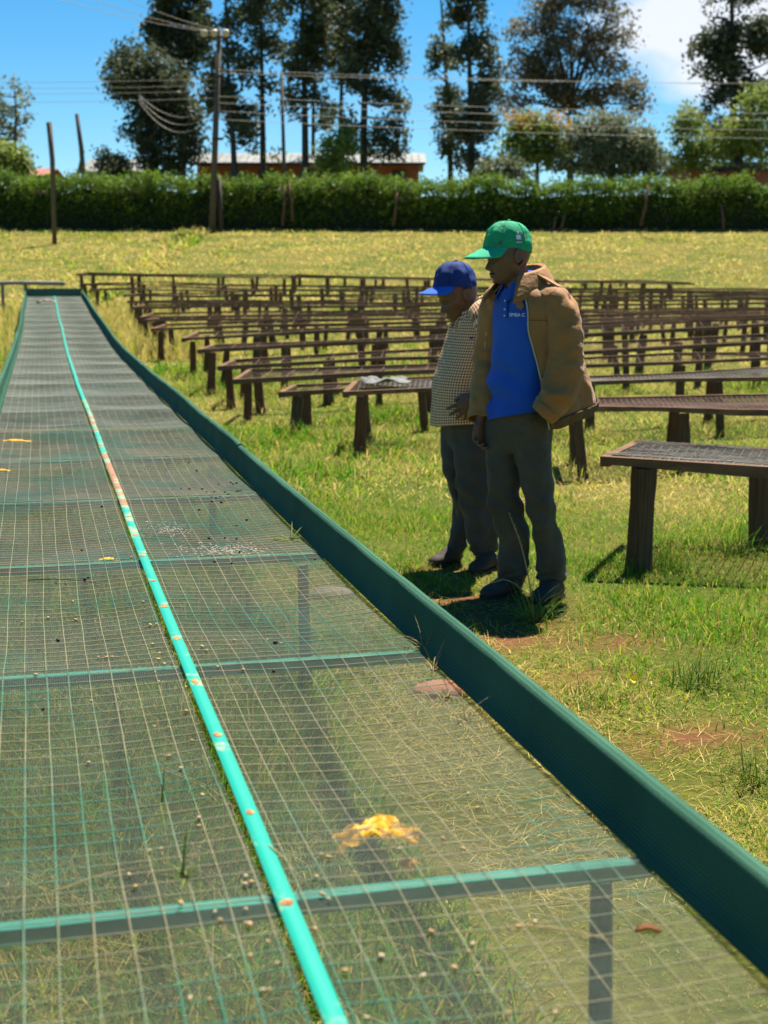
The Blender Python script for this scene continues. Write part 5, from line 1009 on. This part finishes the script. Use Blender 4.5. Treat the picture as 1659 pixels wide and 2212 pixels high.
plant('grass_sprout', (398, 1900), [(.085, .007, 1.4, 1.3, .3), (.06, .006, .6, .9, .5), (.07, .006, 2.6, 1.0, 1.6), (.045, .005, -.8, 1.1, .6), (.05, .005, 3.4, .7, .8), (.05, .006, -1.6, .4, .6)], m_sprout, 'green grass sprout growing through the net near the turquoise strip', seed=1)
plant('grass_sprout', (345, 1735), [(.075, .005, 1.3, 1.35, .2), (.03, .004, 2.8, .9, .4)], m_sprout, 'single green blade poking through the net left of the strip', seed=2)
plant('grass_sprout', (628, 1168), [(.14, .010, 3.1, .35, .8), (.16, .010, .3, .5, .7), (.12, .009, .9, .8, .6), (.13, .010, 2.4, .5, .9), (.10, .009, -.9, .4, .8), (.12, .010, -2.4, .3, .6), (.1, .008, 1.6, .9, .6), (.14, .010, .05, .25, .5)], m_sprout, 'green grass tuft on the net against the side board', seed=3)
for px_, sd__, sc_, lb in (((915, 1405), 4, 1.0, 'tangled dry weed against the side board, upper clump'), ((935, 1450), 5, .8, 'dry weed lying on the net just below the upper clump'), ((965, 1510), 6, .55, 'thin dry stalk sprig in the middle of the weed row'), ((1008, 1560), 7, .6, 'brownish dry sprig lowest in the weed row by the wall')):
    rnd = random.Random(sd__); plant('dry_weed', px_, [(rnd.uniform(.06, .15)*sc_, .0035, rnd.uniform(0, 6.3), rnd.uniform(.1, 1.3), rnd.uniform(.6, 2.4)) for _ in range(int(22*sc_))], m_drystalk, lb, 'dry weed', seed=sd__)
rnd = random.Random(12); plant('straw_bundle', (1240, 1838), [(rnd.uniform(.05, .125), .0028, rnd.uniform(-.35, .1), rnd.uniform(.0, .12), rnd.uniform(0, .4)) for _ in range(14)]+[(.03, .003, 2.5, .7, .3)]*3, m_drystalk, 'bundle of yellow straw lying on the net near the cross bar', 'straw', seed=12)
def stick(px0, px1, r_, m, label, arch=.004):
    a = bedpx(*px0, .006)[0]; c = bedpx(*px1, .006)[0]; P = np.array([a, a*.66+c*.34+[0, 0, arch], a*.33+c*.67+[0, 0, arch], c]); o = MB().tube(P-a, [r_, r_*.9, r_*.7, r_*.4], 5, True, 3).build('twig', m, None, True); o.location = tuple(a); return tag(o, label, 'twig')
stick((1135, 2000), (1325, 2033), .0016, m_drystalk, 'thin tan twig on the net in the lower right'); stick((60, 1253), (222, 1262), .0018, m_cherry, 'thin dark twig on the net at the left', .008); stick((550, 1815), (655, 1905), .0012, m_drystalk, 'pale grass stem lying across the turquoise strip', .012); stick((120, 1925), (330, 1870), .001, m_drystalk, 'fine brown stem lying on the net in the lower left', .006)
p, _, _ = bedpx(1400, 2006, .006); o = sheet('dead_leaf', (0, 0, 0), .034, .009, mat('brown_leaf', (.26, .09, .025), .7, (.16, .055, .018), scale=60), lambda u, v: .002*math.cos(6*u)+.002*v*v*8, 8); o.location = tuple(p); o.rotation_euler = (0, 0, -.1); tag(o, 'small brown curled leaf on the net in the lower right', 'leaf')
# tall seeding grass in front of the taller man's legs
gp = ground_at(1155, 1345); rnd = random.Random(3); mb = MB(); P = np.array([[0, 0, 0], [-.03, 0, .2], [-.07, -.01, .36], [-.125, -.01, .50]]); mb.tube(P, [.0035, .003, .0025, .0015], 6, True, 4)
for k in range(30): t_ = rnd.uniform(.62, 1); c = crom(P, 8)[int(t_*24)]; blade_mesh(mb, c, (rnd.uniform(-.5, .3), rnd.uniform(-.4, .4), .8), .018, .004, .3, 3)
st = empty('seeding_grass', gp); tag(st, 'tall seeding grass stalk in front of the taller man', 'grass tuft'); mb.build('seed_stalk', m_drystalk, st, True)
mb = MB(); P = np.array([[0, -.02, 0], [-.05, -.03, .14], [-.13, -.03, .20], [-.20, -.03, .185]]); mb.tube(P, .002, 5, True, 4)
for k in range(26): c = crom(P, 8)[rnd.randint(14, 24)]; blade_mesh(mb, c, (rnd.uniform(-1, 1), rnd.uniform(-1, 1), rnd.uniform(-.3, 1)), .05, .0018, .2, 3)
mb.build('seed_head', m_drystalk, st, True); mb = MB()
for k in range(60): blade_mesh(mb, (rnd.uniform(-.05, .05), rnd.uniform(-.04, .04), 0), (rnd.uniform(-1, 1), rnd.uniform(-1, 1), rnd.uniform(.4, 1.6)), rnd.uniform(.12, .32), .006, rnd.uniform(.4, 1.8), 6)
mb.build('leaf_blades', m_sprout, st, True)
for k, (px_, n_, hh_, lb) in enumerate((((1440, 1235), 90, .20, 'grass tuft at the foot of the nearest table post'), ((1500, 1480), 110, .22, 'lush grass clump on the open ground at the right'), ((1640, 1700), 90, .2, 'grass clump near the lower right edge of the lawn'), ((1120, 1230), 60, .16, 'grass tuft between the two men'), ((1290, 1520), 60, .13, 'small grass tuft by the worn strip'), ((1600, 1200), 90, .24, 'tall grass clump behind the nearest table'))):
    g_ = ground_at(*px_); rnd = random.Random(50+k); mb = MB()
    for _ in range(n_): blade_mesh(mb, (rnd.gauss(0, .055), rnd.gauss(0, .055), -.01), (rnd.uniform(-1, 1), rnd.uniform(-1, 1), rnd.uniform(.7, 2)), rnd.uniform(.4, 1)*hh_, .006, rnd.uniform(.3, 1.5), 5)
    o = mb.build('grass_tuft', m_sprout, None, True); o.location = tuple(g_); tag(o, lb, 'grass tuft')
# yellow butterfly
bf = ground_at(1358, 1500)+np.array([0, 0, .06]); root = empty('butterfly', bf); root.rotation_euler = (.7, .5, .6); tag(root, 'small yellow butterfly over the grass right of the bed', 'butterfly'); m_wing = mat('yellow_wing', (.85, .70, .03), .6, (.75, .5, .02), scale=80, transl=.3)
for sg_ in (1, -1):
    V = [(0, 0, 0), (sg_*.012, .012, .022), (sg_*.026, .010, .026), (sg_*.030, 0, .018), (sg_*.020, -.004, .008), (sg_*.024, -.014, .010), (sg_*.012, -.020, .004), (0, -.006, 0)]; link('wing', npmesh('wing', V, [(0, 1, 2, 3, 4), (0, 4, 5, 6, 7)]), m_wing, root)
MB().tube([(0, -.014, -.001), (0, 0, 0), (0, .012, .001)], [.0012, .002, .0012], 6).build('thorax', m_cherry, root, True)
# pale stones and a brick chip on the ground under the bed
m_stone = mat('pale_stone', (.26, .21, .15), .9, (.18, .14, .10), scale=20, bump=.5); m_brick = mat('brick_chip', (.42, .16, .08), .9, (.30, .12, .06), scale=25, bump=.4)
for k, (px_, sc3, m, lb) in enumerate((((955, 1500), (.11, .08, .04), m_brick, 'orange brick piece on the ground under the net by the wall'), ((715, 1290), (.12, .08, .04), m_stone, 'pale flat stone under the net on the right half'))):
    g_ = ground_at(*px_); o = link('stone', pebble('stone', 30+k, 9, 6), m); o.location = tuple(g_+[0, 0, .01]); o.scale = sc3; tag(o, lb, 'stone')
